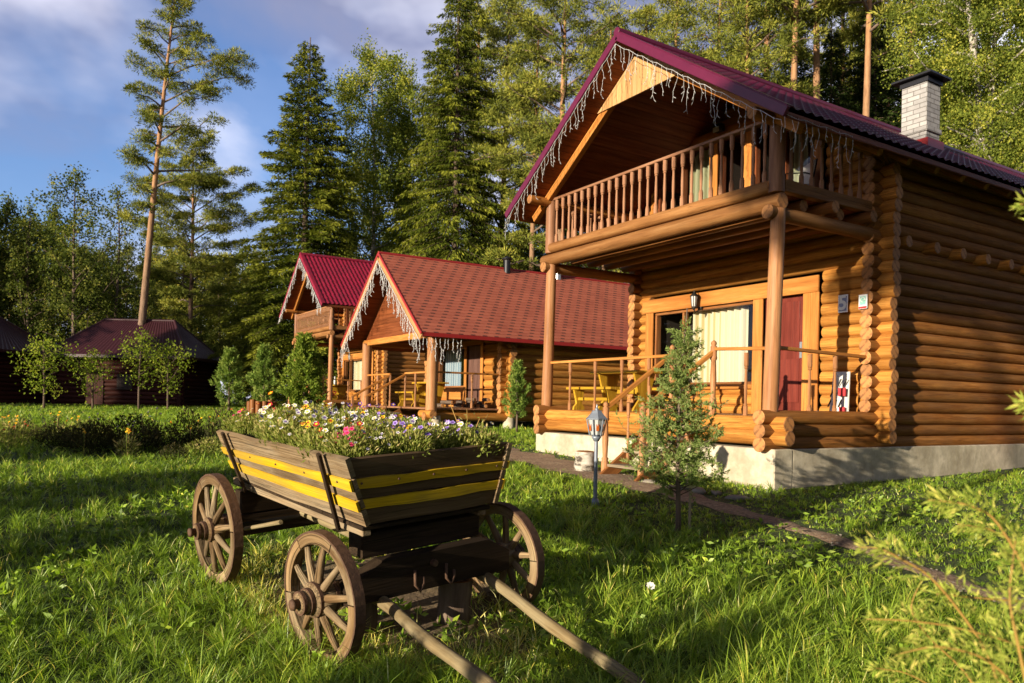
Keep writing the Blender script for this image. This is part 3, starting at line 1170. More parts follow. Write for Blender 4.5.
    for sx in (-1, 1):
        b = MB()
        b.beam((sx * (EX - .03), Y0 + .05, APEX - .085 - (EX - .03) * SL), (sx * (EX - .03), yb + .55, APEX - .085 - (EX - .03) * SL), .025, .07)
        b.build('bargeboard', SOFFIT, roof)
    if detail:
        yy = .1
        while yy < yb:
            b = MB()
            z = APEX - .27 - hw * SL
            b.rod((hw - .1, yy, z + .155), (hw + .48, yy, z + .155 - .58 * SL), .058, .058, 10, 0, 1)
            b.build('rafter_tail', [LOG, LOGEND], T)
            yy += .70
        for k in range(10):
            b = MB()
            b.rod((hw - .05, 2.62 + k * .745, 4.02), (hw + .25, 2.62 + k * .745, 4.02), .088, .086, 14, 0, 1)
            b.build('beam_end', [LOG, LOGEND], T)
    # --- porch railing and stairs
    R_ = MB()
    zr = 2.315
    R_.beam((-hw + .05, .02, zr), (.72, .02, zr), .07, .045)
    R_.beam((1.50, .02, zr + .06), (hw - .05, .02, zr + .02), .07, .045)
    R_.beam((hw, .08, zr + .03), (hw, WY - .28, zr), .07, .045)
    rail = R_.build('porch_railing', BOARD, T)
    bm2 = baluster_mesh(zr - .02 - 1.43, 'baluster', POSTW, .032)
    for x in (-1.9, -1.18, -.48, .17, 2.1): link('baluster', bm2, rail, (x * k_, .02, 1.43))
    for y in (.75, 1.3): link('baluster', bm2, rail, (hw, y, 1.43))
    stair = link('stairs', None, T)
    treads = [(.70, -1.0, .24, 1), (.90, -.70, .24, 1), (1.11, -.40, .24, 1), (1.29, -.17, .2, 1)]
    for sx in (.58, 1.36):
        st = MB()
        st.beam((sx, -1.22, .46), (sx, -.1, 1.26), .045, .2)
        st.build('stringer', BROWNLOG, stair)
    for (z, y, w, _) in treads:
        b = MB()
        b.slab((.55, y - w / 2, z - .04), (1.39, y + w / 2 + .02, z), 0, .012)
        b.build('step', GREYWOOD, stair)
    newel = MB()
    pr = [(0, .055), (.22, .055), (.24, .04), (.26, .055), (.28, .035), (.50, .046), (.74, .035), (.76, .052), (.78, .052), (.80, .046), (.92, .046), (.935, .03), (.95, .045), (.98, .035), (1.0, .005)]
    newel.lathe((0, 0, 0), (0, 0, 1), [(t * 1.12, r) for t, r in pr], 10, 0, True)
    nd = newel.data('newel_post', POSTW)
    for (x, y, z) in ((.53, -1.12, .48), (1.32, -1.12, .48), (.69, .01, 1.36), (1.52, .01, 1.38)):
        link('newel_post', nd, stair, (x, y, z))
    for sx in (0, 1):
        b = MB()
        b.beam((.53 + sx * .79, -1.12, 1.50), (.69 + sx * .83, .0, 2.33), .06, .06)
        b.build('handrail', BOARD, stair)
    bm3 = baluster_mesh(.86, 'stair_baluster', POSTW, .028)
    for sx in (0, 1):
        for q in (.33, .66): link('stair_baluster', bm3, stair, (.57 + sx * .79 + .1 * q, -1.12 + 1.1 * q, .46 + .8 * q))
    lantern(T, (-.81, WY - .30, 3.56))
    if detail:
        b = MB()
        b.slab((-.42, WY - .33, 6.40), (-.24, WY - .20, 6.53), 0, .01)
        b.slab((-.36, WY - .2, 6.44), (-.30, WY - .16, 6.49), 0, .01)
        fl = b.build('flood_light', BLACKM, T)
        b = MB()
        b.slab((-.40, WY - .34, 6.38), (-.26, WY - .331, 6.47), 0, .004)
        b.build('lamp_glass', FROST, fl)
    if plate:
        b = MB()
        b.slab((2.01, WY - .135, 3.01), (2.17, WY - .125, 3.275), 0, .003)
        pl = b.build('number_plate', plain('plate_white', (.86, .86, .86), .4, 0, .1, 10.0), T)
        b = MB()
        b.slab((2.025, WY - .14, 3.03), (2.155, WY - .1355, 3.255), 0, .001)
        b.build('plate_face', plain('plate_face', (.24, .26, .40), .4, 0, .3, 14.0), pl)
        fc = bpy.data.curves.new('digit', 'FONT')
        fc.body = '5'
        fc.size = .30
        fc.extrude = .004
        fc.offset = .008
        fc.align_x, fc.align_y = 'CENTER', 'CENTER'
        fc.materials.append(WHITEM)
        tmp = bpy.data.objects.new('digit_outline', fc)
        dme = bpy.data.meshes.new_from_object(tmp)
        bpy.data.objects.remove(tmp)
        if not dme.materials: dme.materials.append(WHITEM)
        to = link('digit', dme, pl)
        to.location = (2.09, WY - .144, 3.145)
        to.rotation_euler = (PI / 2, 0, 0)
        yq = WY - .30
        b = MB()
        b.slab((2.465, yq - .01, 3.01), (2.60, yq, 3.215), 0, .003)
        sg = b.build('safety_sign', WHITEM, T)
        b = MB()
        b.slab((2.488, yq - .014, 3.065), (2.577, yq - .0105, 3.19), 0, .001)
        b.build('sign_face', TEAL, sg)
        b = MB()
        b.slab((2.47, yq - .014, 3.015), (2.595, yq - .0105, 3.045), 0, .001)
        b.build('sign_stripe', REDP, sg)
        b = MB()
        th = np.linspace(-.3, 4.9, 18)
        b.tube([(2.532 + .032 * math.cos(t), yq - .016, 3.14 + .034 * math.sin(t)) for t in th], .007, 6)
        b.tube([(2.555, yq - .016, 3.14), (2.53, yq - .016, 3.128)], .006, 6)
        b.build('sign_symbol', WHITEM, sg)
        # white brick chimney on the right slope
        c = MB()
        zt = 7.68
        c.slab((.72, 5.80, 6.2), (1.21, 6.24, 6.76), 0, .004)
        c.slab((.69, 5.77, 6.76), (1.24, 6.27, 6.85), 0, .004)
        c.slab((.72, 5.80, 6.85), (1.21, 6.24, zt), 0, .004)
        ch = c.build('chimney', BRICK, roof)
        c = MB()
        c.slab((.69, 5.77, zt), (1.24, 6.27, zt + .10), 0, .004)
        c.prism([(.58, 5.66, zt + .10), (1.35, 5.66, zt + .10), (1.35, 6.38, zt + .10), (.58, 6.38, zt + .10)], (0, 0, .035))
        V0 = [(.58, 5.66, zt + .135), (1.35, 5.66, zt + .135), (1.35, 6.38, zt + .135), (.58, 6.38, zt + .135), (.965, 6.02, zt + .25)]
        c.add(V0, [[0, 1, 4], [1, 2, 4], [2, 3, 4], [3, 0, 4]])
        cap = c.build('chimney_cap', BLACKM, roof)
        c = MB()
        c.slab((.66, 5.74, 6.35), (1.27, 6.30, 6.62), 0, .01)
        c.build('chimney_flashing', REDTRIM, roof)
    return T


CABIN = big_cabin('log_cabin', 'large two storey log cabin with balcony, number plate 5 and white brick chimney', -9.22, 8.19, 2.56, 11.5, 26, TILE)
CABIN3 = big_cabin('log_cabin', 'farthest log cabin with crimson metal tile roof and close boarded balcony', -32.7, 10.3, 2.42, 8.5, 30, TILER, detail=False, plate=False,
                   rail_m=POSTW, zb=.02, apex=7.72, eave=5.32, tstep=.038)


def icicles(name, label, lines, group='icicle lights on the cabin eaves', sp=.125, seed=1, maxl=.42, r=.0036):
    """strings of white icicle lamps (unlit) hung under the given lines (world points)"""
    rg = random.Random(seed)
    b = MB()
    for (p0, p1) in lines:
        p0, p1 = np.array(p0, float), np.array(p1, float)
        n = max(2, int(np.linalg.norm(p1 - p0) / sp))
        b.tube([p0 + (p1 - p0) * k / n + np.array([0, 0, -.012 * (k % 3)]) for k in range(n + 1)], r, 4)
        for k in range(n + 1):
            p = p0 + (p1 - p0) * (k / n)
            L = maxl * (0.3 + .7 * abs(math.sin(k * .55 + seed)) * rg.uniform(.5, 1.1))
            m = max(3, int(L / .06))
            pts, q = [p], p.copy()
            for i in range(m):
                q = q + np.array([rg.uniform(-.022, .022), rg.uniform(-.02, .02), -L / m])
                pts.append(q.copy())
                if i and rg.random() < .8:
                    e = q + np.array([rg.uniform(-.045, .045), rg.uniform(-.03, .03), -.035])
                    b.tube([q, e], [r * .8, r * 1.3], 4)
            b.tube(pts, r * .8, 4)
    o = b.build(name, CORD)
    return tag(o, label, 'fairy lights', group)


def verge_pts(cx, fy, apex, sl, ex, yo):
    z0 = apex - .15
    return [((cx, fy + yo, z0), (cx - ex + .03, fy + yo, z0 - (ex - .03) * sl)), ((cx, fy + yo, z0), (cx + ex - .03, fy + yo, z0 - (ex - .03) * sl))]


SL1 = 2.14 / 3.165
icicles('icicle_lights', 'string of white icicle lights along the gable of the large cabin', verge_pts(-9.22, 8.19, 7.27, SL1, 3.16, -.645) +
        [((-6.07, 7.58, 5.08), (-6.07, 8.9, 5.08))], seed=3, maxl=.5)
icicles('icicle_lights', 'string of white icicle lights on the gable of the farthest crimson roofed cabin', verge_pts(-32.7, 10.3, 7.72, 2.40 / 3.025, 3.02, -.645), seed=5, sp=.15, maxl=.5, r=.010)


def small_cabin():
    cx, fy, hw = -20.55, 8.95, 2.33
    T = thing('log_cabin', 'single storey log cabin with red shingle roof and pointed front gable', 'log cabin', (cx, fy, 0))
    AP, EX, Y0, yb = 5.75, 2.92, -.6, 10.5
    SL = (AP - 3.30) / EX
    WY = 2.35
    for (x, y) in ((hw, 2.4), (hw, 6), (hw, yb - .2), (-hw, 2.4), (-hw, 6), (-hw, yb - .2), (hw, .1), (-hw, .1)):
        b = MB()
        b.lathe((x, y, .5), (0, 0, 1), [(0, .22), (.35, .17), (.68, .16)], 10, 0)
        b.build('foundation_stone', CONC, T)
    b = MB()
    y = .0
    while y < WY - .1:
        b.slab((-hw, y, 1.34), (hw, y + .135, 1.385), 0, .004)
        y += .14
    b.build('porch_floor', BALUST, T)
    cuts = [(-1.92, 1.12, 1.40, 3.3)]
    b = MB()
    p2, r2 = .21, .118
    z = 1.26
    while z < 5.3:
        hx = min(hw + .28, (AP - .3 - z) / SL)
        if hx > .2: log_run(b, 0, WY, z, -hx, hx, r2, cuts)
        z += p2
    b.build('log_wall', [LOG, LOGEND], T)
    for sx in (-1, 1):
        b = MB()
        z = 1.15
        while z < 3.4:
            log_run(b, 1, sx * hw, z, (-.25 if z < 1.3 else WY - .3), yb, r2)
            z += p2
        b.build('log_wall', [LOG, LOGEND], T)
    b = MB()
    z = 1.26
    while z < 5.3:
        hx = min(hw + .28, (AP - .3 - z) / SL)
        if hx > .2: log_run(b, 0, yb - .3, z, -hx, hx, r2)
        z += p2
    b.build('log_wall', [LOG, LOGEND], T)
    for sx in (-1, 1):
        b = MB()
        b.rod((sx * hw - .03, 0, 1.15), (sx * hw + .02, 0, 3.32), .155, .145, 18, 0, 1, seg=5, wav=.02)
        b.build('porch_post', [POSTW, LOGEND], T)
        b = MB()
        b.rod((sx * hw + .3, -.1, 1.22), (sx * hw - .4, -.1, 1.22), .11, None, 12, 0, 1)
        b.build('porch_log', [LOG, LOGEND], T)
    # gable front
    b = MB()
    zc = 3.42
    hx = (AP - .24 - zc) / SL
    z = zc
    while z < AP - .45:
        h = (AP - .28 - z) / SL
        h2 = (AP - .28 - z - .14) / SL
        b.prism([(-h, .0, z), (h, .0, z), (max(h2, .02), .0, z + .135), (-max(h2, .02), .0, z + .135)], (0, .03, 0), 0, None, 0)
        z += .14
    b.build('gable_board', SOFFIT, T)
    b = MB()
    b.beam((-hw - .25, .02, 3.34), (hw + .25, .02, 3.34), .16, .17)
    b.beam((hw, .1, 3.33), (hw, WY, 3.33), .14, .16)
    b.beam((-hw, .1, 3.33), (-hw, WY, 3.33), .14, .16)
    b.build('porch_beam', BOARD, T)
    # roof
    b = MB()
    for sx in (-1, 1):
        Ls = EX * math.hypot(1, SL)
        c = math.hypot(1, SL)
        row = .145
        n = int(Ls / row)
        for k in range(n):
            v0, v1 = Ls * k / n, Ls * (k + 1) / n
            P4 = []
            for v, hgt in ((v0, .004), (v1, .012)):
                for y in (Y0, yb + .5):
                    P4.append((sx * (v / c + hgt * SL / c), y, AP - v * SL / c + hgt / c))
            P4 += [(sx * (v1 / c), Y0, AP - v1 * SL / c), (sx * (v1 / c), yb + .5, AP - v1 * SL / c)]
            g4 = [(P4[0][1], k * row, 0), (P4[1][1], k * row, 0), (P4[0][1], k * row + .1449, 0), (P4[1][1], k * row + .1449, 0), (P4[0][1], k * row + .1449, 0), (P4[1][1], k * row + .1449, 0)]
            fs = [[0, 1, 3, 2], [2, 3, 5, 4]]
            if sx > 0: fs = [f[::-1] for f in fs]
            b.add(P4, fs, g4, 0, False)
    roof = b.build('roof', SHINGLE, T)
    b = MB()
    for sx in (-1, 1):
        b.beam((0, Y0 + .02 + (yb - Y0 + .44) / 2, AP - .09), (sx * EX, Y0 + .02 + (yb - Y0 + .44) / 2, AP - .09 - EX * SL), yb - Y0 + .44, .08, 0, .004, up=(sx * SL, 0, 1))
    b.build('soffit', SOFFIT, roof)
    b = MB()
    for sx in (-1, 1):
        b.beam((0, Y0 - .03, AP - .02), (sx * (EX + .03), Y0 - .03, AP - .02 - (EX + .03) * SL), .04, .07, up=(sx * SL, 0, 1))
        b.beam((sx * (EX + .01), Y0, AP - .05 - EX * SL), (sx * (EX + .01), yb + .5, AP - .05 - EX * SL), .03, .10)
    b.rod((0, Y0 - .03, AP + .0), (0, yb + .5, AP + .0), .05, None, 8)
    b.build('verge_trim', REDTRIM, roof)
    b = MB()
    for sx in (-1, 1):
        b = MB()
        b.beam((sx * .02, Y0 - .015, AP - .17), (sx * (EX - .02), Y0 - .015, AP - .17 - (EX - .04) * SL), .035, .19, up=(sx * SL, 0, 1))
        b.build('bargeboard', GABLEW, roof)
    b = MB()
    yy = 3.0
    while yy < yb:
        b.rod((hw - .1, yy, 3.52), (hw + .45, yy, 3.30), .07, .06, 8, 0, 1)
        yy += 1.2
    b.build('rafter_tail', [LOG, LOGEND], T)
    # metal flues on the ridge
    for (y, s_, m) in ((5.55, 1.0, STEEL), (3.6, .9, BLACKM)):
        b = MB()
        b.rod((.12, y, AP - .2), (.12, y, AP + .28 * s_), .10, None, 12)
        b.lathe((.12, y, AP + .32 * s_), (0, 0, 1), [(0, .17), (.03, .16), (.10, .02)], 12)
        for q in range(3):
            th = q * 2.1
            b.rod((.12 + .09 * math.cos(th), y + .09 * math.sin(th), AP + .2 * s_), (.12 + .09 * math.cos(th), y + .09 * math.sin(th), AP + .34 * s_), .008, None, 5)
        b.build('flue_pipe', m, roof)
    # front wall trim, window, door
    yt = WY - .13
    b = MB()
    b.slab((-1.95, yt - .03, 3.25), (1.16, yt, 3.40))
    b.slab((-1.95, yt - .03, 1.40), (-1.80, yt, 3.247))
    b.slab((.03, yt - .03, 1.40), (.17, yt, 3.247))
    b.slab((1.02, yt - .03, 1.40), (1.16, yt, 3.247))
    b.slab((-1.80, yt - .028, 1.40), (.03, yt + .03, 2.0))
    b.build('wall_trim', BOARD, T)
    window(T, -1.80, .03, 2.0, 3.24, WY - .08, BROWNLOG, .05, (), [(-1.74, -.66, BLUEC), (-.34, .0, BLUEC)])
    b = MB()
    b.slab((.175, WY - .08, 1.39), (1.015, WY - .02, 3.24))
    for x in (.32, .62): b.slab((x, WY - .09, 1.55), (x + .16, WY - .078, 3.0))
    d = b.build('door', DOORB, T)
    h = MB()
    h.slab((.93, WY - .10, 2.25), (.965, WY - .082, 2.5))
    h.rod((.95, WY - .13, 2.38), (.85, WY - .13, 2.38), .01, None, 6)
    h.build('handle', STEEL, d)
    # railing and steps
    R_ = MB()
    R_.beam((hw, .1, 2.33), (hw, WY - .25, 2.33), .06, .05)
    R_.beam((.62, .0, 2.33), (hw - .1, .0, 2.33), .06, .05)
    R_.beam((-hw + .1, .0, 2.33), (-.45, .0, 2.33), .06, .05)
    rail = R_.build('porch_railing', BOARD, T)
    bm = baluster_mesh(.92, 'baluster', POSTW, .035)
    for (x, y) in ((hw, 1.2), (1.3, 0), (-1.4, 0), (-.45, 0), (.62, 0)): link('baluster', bm, rail, (x, y, 1.39))
    stair = link('stairs', None, T)
    for sx in (-.42, .6):
        st = MB()
        st.beam((sx, -1.1, .72), (sx, -.1, 1.24), .05, .2)
        st.build('stringer', BROWNLOG, stair)
    for k in range(3):
        b = MB()
        b.slab((-.45, -1.15 + k * .34, .80 + k * .19), (.63, -.83 + k * .34, .85 + k * .19))
        b.build('step', GREYWOOD, stair)
    for sx in (-.45, .63):
        b = MB()
        b.beam((sx, -1.2, 1.62), (sx, .0, 2.3), .05, .06)
        b.build('handrail', BOARD, stair)
        b = MB()
        b.beam((sx, -1.15, .7), (sx, -1.15, 1.66), .07, .07, up=(1, 0, 0))
        b.build('newel_post', POSTW, stair)
    return T


CABIN2 = small_cabin()
SL2 = (5.75 - 3.30) / 2.92
icicles('icicle_lights', 'string of white icicle lights on the gable of the red shingled cabin', verge_pts(-20.55, 8.95, 5.68, SL2, 2.92, -.66) +
        [((-17.66, 8.4, 3.22), (-17.66, 9.5, 3.22))], seed=9, sp=.115, maxl=.72, r=.008)


def hut(name, label, px, d, w, dep, ze, zr, hip, face=0.0, door=None):
    """dark log hut; local x runs to the right as seen, y away"""
    p = at(px, d)
    T = thing(name, label, 'log hut', (p[0], p[1], p[2] - .15), math.atan2(rt[1], rt[0]) + face)
    b = MB()
    z = .15
    while z < ze - .1:
        for (s0, s1, ax, fx) in ((-w / 2 - .2, w / 2 + .2, 0, 0), (-w / 2 - .2, w / 2 + .2, 0, dep)): log_run(b, ax, fx, z, s0, s1, .125)
        for sx in (-1, 1): log_run(b, 1, sx * w / 2, z + .11, -.2, dep + .2, .125)
        z += .22
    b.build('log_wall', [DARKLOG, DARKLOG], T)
    e = .55
    b = MB()
    x0, x1, y0, y1 = -w / 2 - e, w / 2 + e, -e, dep + e
    ym = dep / 2
    A, B_, C_, D_ = (x0, y0, ze - .2), (x1, y0, ze - .2), (x1, y1, ze - .2), (x0, y1, ze - .2)
    R0, R1 = (x0 + hip, ym, zr), (x1 - hip, ym, zr)

    def corr(q0, q1, r1, r0, nb):
        q0, q1, r0, r1 = [np.array(v, float) for v in (q0, q1, r0, r1)]
        nn = np.cross(q1 - q0, r0 - q0)
        nn = nn / np.linalg.norm(nn)
        Vv, Gg = [], []
        for k in range(nb + 1):
            t = k / nb
            h = nn * (.02 if k % 2 else 0)
            for a_ in (q0 + (q1 - q0) * t + h, r0 + (r1 - r0) * t + h):
                Vv.append(a_)
                Gg.append(a_)
        b.add(Vv, [[2 * k, 2 * k + 2, 2 * k + 3, 2 * k + 1] for k in range(nb)], Gg)

    corr(A, B_, R1, R0, 70)
    corr(C_, D_, R0, R1, 70)
    corr(B_, C_, R1, R1, 40)
    corr(D_, A, R0, R0, 40)
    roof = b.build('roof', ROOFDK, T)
    b = MB()
    for a_, c_ in ((R0, R1), (A, R0), (B_, R1), (C_, R1), (D_, R0)): b.rod(a_, c_, .07, None, 8)
    for a_, c_ in ((A, B_), (B_, C_), (C_, D_), (D_, A)): b.beam(a_, c_, .04, .16)
    b.build('ridge_trim', ROOFDK, roof)
    if door is not None:
        b = MB()
        b.slab((door, -.16, .2), (door + .9, -.10, 2.1))
        b.build('door', DARKLOG, T)
        b = MB()
        b.slab((door + 1.6, -.17, 1.0), (door + 2.4, -.10, 1.8))
        b.build('window_shutter', DARKIN, T)
    return T


hut('log_hut', 'dark log hut with hipped maroon metal roof standing behind the small orchard trees', 118, 40, 6.5, 4.4, 2.9, 4.85, 1.9, 0.0, -1.6)
hut('log_hut', 'dark red log hut cut off by the left edge, behind the leftmost sapling', -76, 37, 5.6, 5.0, 3.0, 4.6, 1.6, -.1)


# ------------------------------------------------------------------ porch furniture and small things
def table_thing(label, x, y, z, L, Wd, H, group=None, cat='table', name='table', rz=0.0, m=YELLOWF):
    T = thing(name, label, cat, (x, y, z), rz, group)
    b = MB()
    n = 3
    for k in range(n): b.slab((-L / 2, -Wd / 2 + Wd * k / n, H - .045), (L / 2, -Wd / 2 + Wd * (k + 1) / n - .006, H))
    b.build('tabletop' if cat == 'table' else 'seat', m, T)
    for sx in (-1, 1):
        x0 = sx * (L / 2 - .18)
        w = Wd * .42
        prof = [(-w, 0), (w, 0), (w * .9, .06), (w * .45, .2 * H / .7), (w * .6, .5 * H), (w * .95, H - .05), (-w * .95, H - .05), (-w * .6, .5 * H), (-w * .45, .2 * H / .7), (-w * .9, .06)]
        b = MB()
        b.prism([(x0, a, h) for a, h in prof], (.045, 0, 0), 0, None, 2)
        b.build('leg', m, T)
    b = MB()
    b.slab((-L / 2 + .2, -.03, H * .42), (L / 2 - .2, .03, H * .55))
    b.build('stretcher', m, T)
    return T


table_thing('yellow wooden table on the porch of the large cabin', -10.95, 9.35, 1.447, 1.35, .62, .73)
table_thing('low yellow bench in front of the table on the large cabin porch', -10.95, 8.62, 1.447, 1.3, .30, .42, cat='bench', name='bench')
table_thing('low yellow bench behind the table on the large cabin porch', -10.75, 9.98, 1.447, 1.3, .30, .44, cat='bench', name='bench')
table_thing('yellow wooden table on the porch of the red shingled cabin', -20.9, 10.2, 1.387, 1.3, .62, .74)
table_thing('low yellow bench beside the table on the shingled cabin porch', -20.8, 9.45, 1.387, 1.3, .3, .44, cat='bench', name='bench')
table_thing('yellow table with a bottle on the porch of the farthest cabin', -32.2, 11.3, 1.467, 1.3, .62, .72)
b = MB()
b.lathe((-32.35, 11.2, 2.19), (0, 0, 1), [(0, .045), (.2, .045), (.26, .02), (.32, .02), (.33, .024), (.36, .024)], 12)
tag(b.build('bottle', WHITEM), 'white bottle standing on the table of the farthest cabin porch', 'bottle')
# flower box behind the farthest railing
tb = thing('flower_box', 'narrow box of red and orange flowers on the farthest cabin porch', 'flower box', (-31.2, 10.55, 1.47))
b = MB()
b.slab((-.7, -.1, 0), (.7, .1, .22))
b.build('box', YELLOWF, tb)
P = np.stack([rng.uniform(-.68, .68, 260), rng.uniform(-.1, .1, 260), rng.uniform(.2, .42, 260)], 1)
link('blossom', leaf_mesh('blossom', P, rng.normal(size=(260, 3)), .07, .06, rng.random(260), PETAL['red']), tb)

# firewood on the shingled cabin porch
fw = thing('firewood_stack', 'low heap of split firewood on the shingled cabin porch', 'firewood', (-18.9, 10.3, 1.387))
for k in range(16):
    b = MB()
    x, y, z = random.uniform(-.2, .3), random.uniform(-.75, .6), .06 + .09 * (k // 7)
    b.rod((x - .18, y, z), (x + .18, y + random.uniform(-.06, .06), z), .055, .05, 7, 0, 1)
    b.build('firewood', [BARK, LOGEND], fw)

# sack and shoes by the corner logs of the large cabin
sk = thing('cloth_sack', 'tall white patterned sack with red trim leaning against the corner logs', 'sack', (-7.0, 10.08, 1.447))
b = MB()
V0, fs = [], []
nz, nx2 = 8, 6
for side in (-1, 1):
    for i in range(nz + 1):
        for j in range(nx2 + 1):
            u, v = j / nx2 - .5, i / nz
            bul = .07 * (1 - (2 * u) ** 2) * (1 - v * .75) + .012
            V0.append((u * (.32 - .05 * v), side * bul + .06 * v, v * .66))
o_ = (nz + 1) * (nx2 + 1)
for sd in (0, 1):
    for i in range(nz):
        for j in range(nx2):
            q = [sd * o_ + i * (nx2 + 1) + j, sd * o_ + i * (nx2 + 1) + j + 1, sd * o_ + (i + 1) * (nx2 + 1) + j + 1, sd * o_ + (i + 1) * (nx2 + 1) + j]
            fs.append(q if sd == 0 else q[::-1])
rim = [i * (nx2 + 1) for i in range(nz + 1)]
for k in range(nz):
    a_ = k * (nx2 + 1)
    c_ = a_ + nx2 + 1
    fs += [[a_, c_, o_ + c_, o_ + a_], [a_ + nx2, o_ + a_ + nx2, o_ + c_ + nx2, c_ + nx2]]
for j in range(nx2):
    fs += [[nz * (nx2 + 1) + j, nz * (nx2 + 1) + j + 1, o_ + nz * (nx2 + 1) + j + 1, o_ + nz * (nx2 + 1) + j]]
b.add(V0, fs, None, 0, True)
b.build('sack_body', WCLOTH, sk)
for q0, q1 in (((.03, -.075, .30), (.15, -.05, .42)), ((-.10, -.105, .03), (.02, -.075, .08)), ((.06, -.09, .0), (.15, -.06, .14))):
    b = MB()
    b.slab(q0, q1, 0, .008)
    b.build('red_trim', REDP, sk)
for k in range(9):
    b = MB()
    x, z = -.13 + .085 * (k % 3) + .03 * (k // 3), .14 + .15 * (k // 3)
    b.beam((x, -.085 + .045 * (z / .66), z), (x + .05, -.085 + .045 * (z / .66) + .004, z + .11), .012, .022, up=(0, -1, 0))
    b.build('dark_trim', DARKC, sk)
for k, (x, y, m) in enumerate(((-7.33, 9.95, DARKC), (-7.2, 9.86, WCLOTH), (-7.47, 9.99, DARKC))):
    b = MB()
    b.lathe((x, y - .13, 1.485), (0.25, 1, .0), [(0, .012), (.03, .034), (.10, .042), (.17, .036), (.25, .04), (.27, .02)], 10)
    b.slab((x - .035, y - .12, 1.447), (x + .085, y + .14, 1.462), 0, .01)
    tag(b.build('shoe', m), ('dark shoe left on the porch nearest the door', 'pale shoe left on the porch beside the sack', 'dark shoe left farthest along the porch boards')[k] if k else 'dark shoe on the porch between the pale shoe and the door', 'shoe', 'shoes on the large cabin porch')

# chair on the balcony
bc = thing('balcony_chair', 'black tube chair with white cushion on the large cabin balcony', 'chair', (-7.65, 9.75, 4.42), -.5)
b = MB()
for sx in (-.24, .24):
    b.tube([(sx, .22, 0), (sx, .2, .44), (sx, .28, .86)], .012, 6)
    b.tube([(sx, -.22, 0), (sx, -.2, .62), (sx, .1, .65), (sx, .24, .62)], .012, 6)
b.tube([(-.24, .28, .86), (.24, .28, .86)], .012, 6)
b.tube([(-.24, -.2, .42), (.24, -.2, .42)], .012, 6)
b.build('frame', BLACKM, bc)
b = MB()
b.slab((-.22, -.22, .42), (.22, .2, .49), 0, .02)
b.build('seat', WCLOTH, bc)
b = MB()
b.beam((0, .2, .50), (0, .27, .86), .42, .05, up=(0, -1, .2))
b.build('backrest', WCLOTH, bc)

# white tube chair at the right edge
wc = thing('garden_chair', 'white tube garden chair with pink seat by the side log wall', 'chair', (-5.72, 14.05, float(gz(-5.72, 14.05))), .5)
b = MB()
for sy in (-.24, .24):
    b.tube([(-.25, sy, .02), (-.27, sy, .0), (.26, sy, .0), (.28, sy, .05), (.26, sy, .62), (.22, sy, .66), (-.2, sy, .66), (-.26, sy, .95)], .016, 8)
b.tube([(-.26, -.24, .95), (-.26, .24, .95)], .016, 8)
b.tube([(.26, -.24, .42), (.26, .24, .42)], .014, 8)
b.build('frame', WHITEM, wc)
b = MB()
b.slab((-.22, -.22, .41), (.24, .22, .45), 0, .015)
b.build('seat', PINKM, wc)
b = MB()
b.beam((-.2, 0, .5), (-.26, 0, .93), .44, .03, up=(1, 0, 0))
b.build('backrest', PINKM, wc)


# garden lantern on a post
lp = at(597, 8.6)
LT = thing('garden_lamp', 'grey post lantern standing in the grass before the cabin steps', 'garden lamp', tuple(lp))
zt = EYE - lp[2]
b = MB()
b.rod((0, 0, -.1), (0, 0, zt - .39), .024, .021, 12)
b.lathe((0, 0, zt - .41), (0, 0, 1), [(0, .03), (.03, .045), (.05, .06), (.06, .03)], 12)
b.lathe((0, 0, .0), (0, 0, 1), [(0, .05), (.06, .045), (.09, .028)], 12)
b.build('post', GREYM, LT)
b = MB()
zl0, zl1 = zt - .345, zt - .165
b.lathe((0, 0, zl1), (0, 0, 1), [(0, .128), (.012, .13), (.016, .12), (.07, .07), (.10, .052), (.105, .02), (.12, .022), (.135, .008), (.17, .003)], 6, 0, False)
b.lathe((0, 0, zl0 - .01), (0, 0, 1), [(0, .05), (.02, .078)], 6, 0, False)
for k in range(6):
    th = 2 * PI * k / 6
    b.rod((.076 * math.cos(th), .076 * math.sin(th), zl0), (.112 * math.cos(th), .112 * math.sin(th), zl1), .007, None, 5)
b.build('lantern_frame', GREYM, LT)
b = MB()
b.lathe((0, 0, zl0 + .01), (0, 0, 1), [(0, .070), (zl1 - zl0 - .012, .106)], 6, 0, False)
b.build('lantern_glass', FROST, LT)
b = MB()
for k in range(6):
    th = 2 * PI * (k + .5) / 6
    c_ = np.array([math.cos(th), math.sin(th), 0])
    q = np.array([-math.sin(th), math.cos(th), 0])
    r_ = .088
    b.box(c_ * (r_) + np.array([0, 0, zl0 + .09]), (.032, .004, .075), np.array([q, c_, [0, 0, 1]]).T)
b.build('amber_glass', plain('amber_glass', (.36, .08, .01), .3, 0, .2, 20.0), LT)

# white birch log standing by the steps
lp = at(586, 11.5)
SB = thing('birch_stump', 'short white birch log standing on end beside the cabin steps', 'stump', tuple(lp))
b = MB()
b.rod((0, 0, -.05), (.01, 0, .30), .165, .15, 20, 0, 1, seg=8, wav=.07)
b.build('log_body', [BIRCHB, LOGEND], SB)

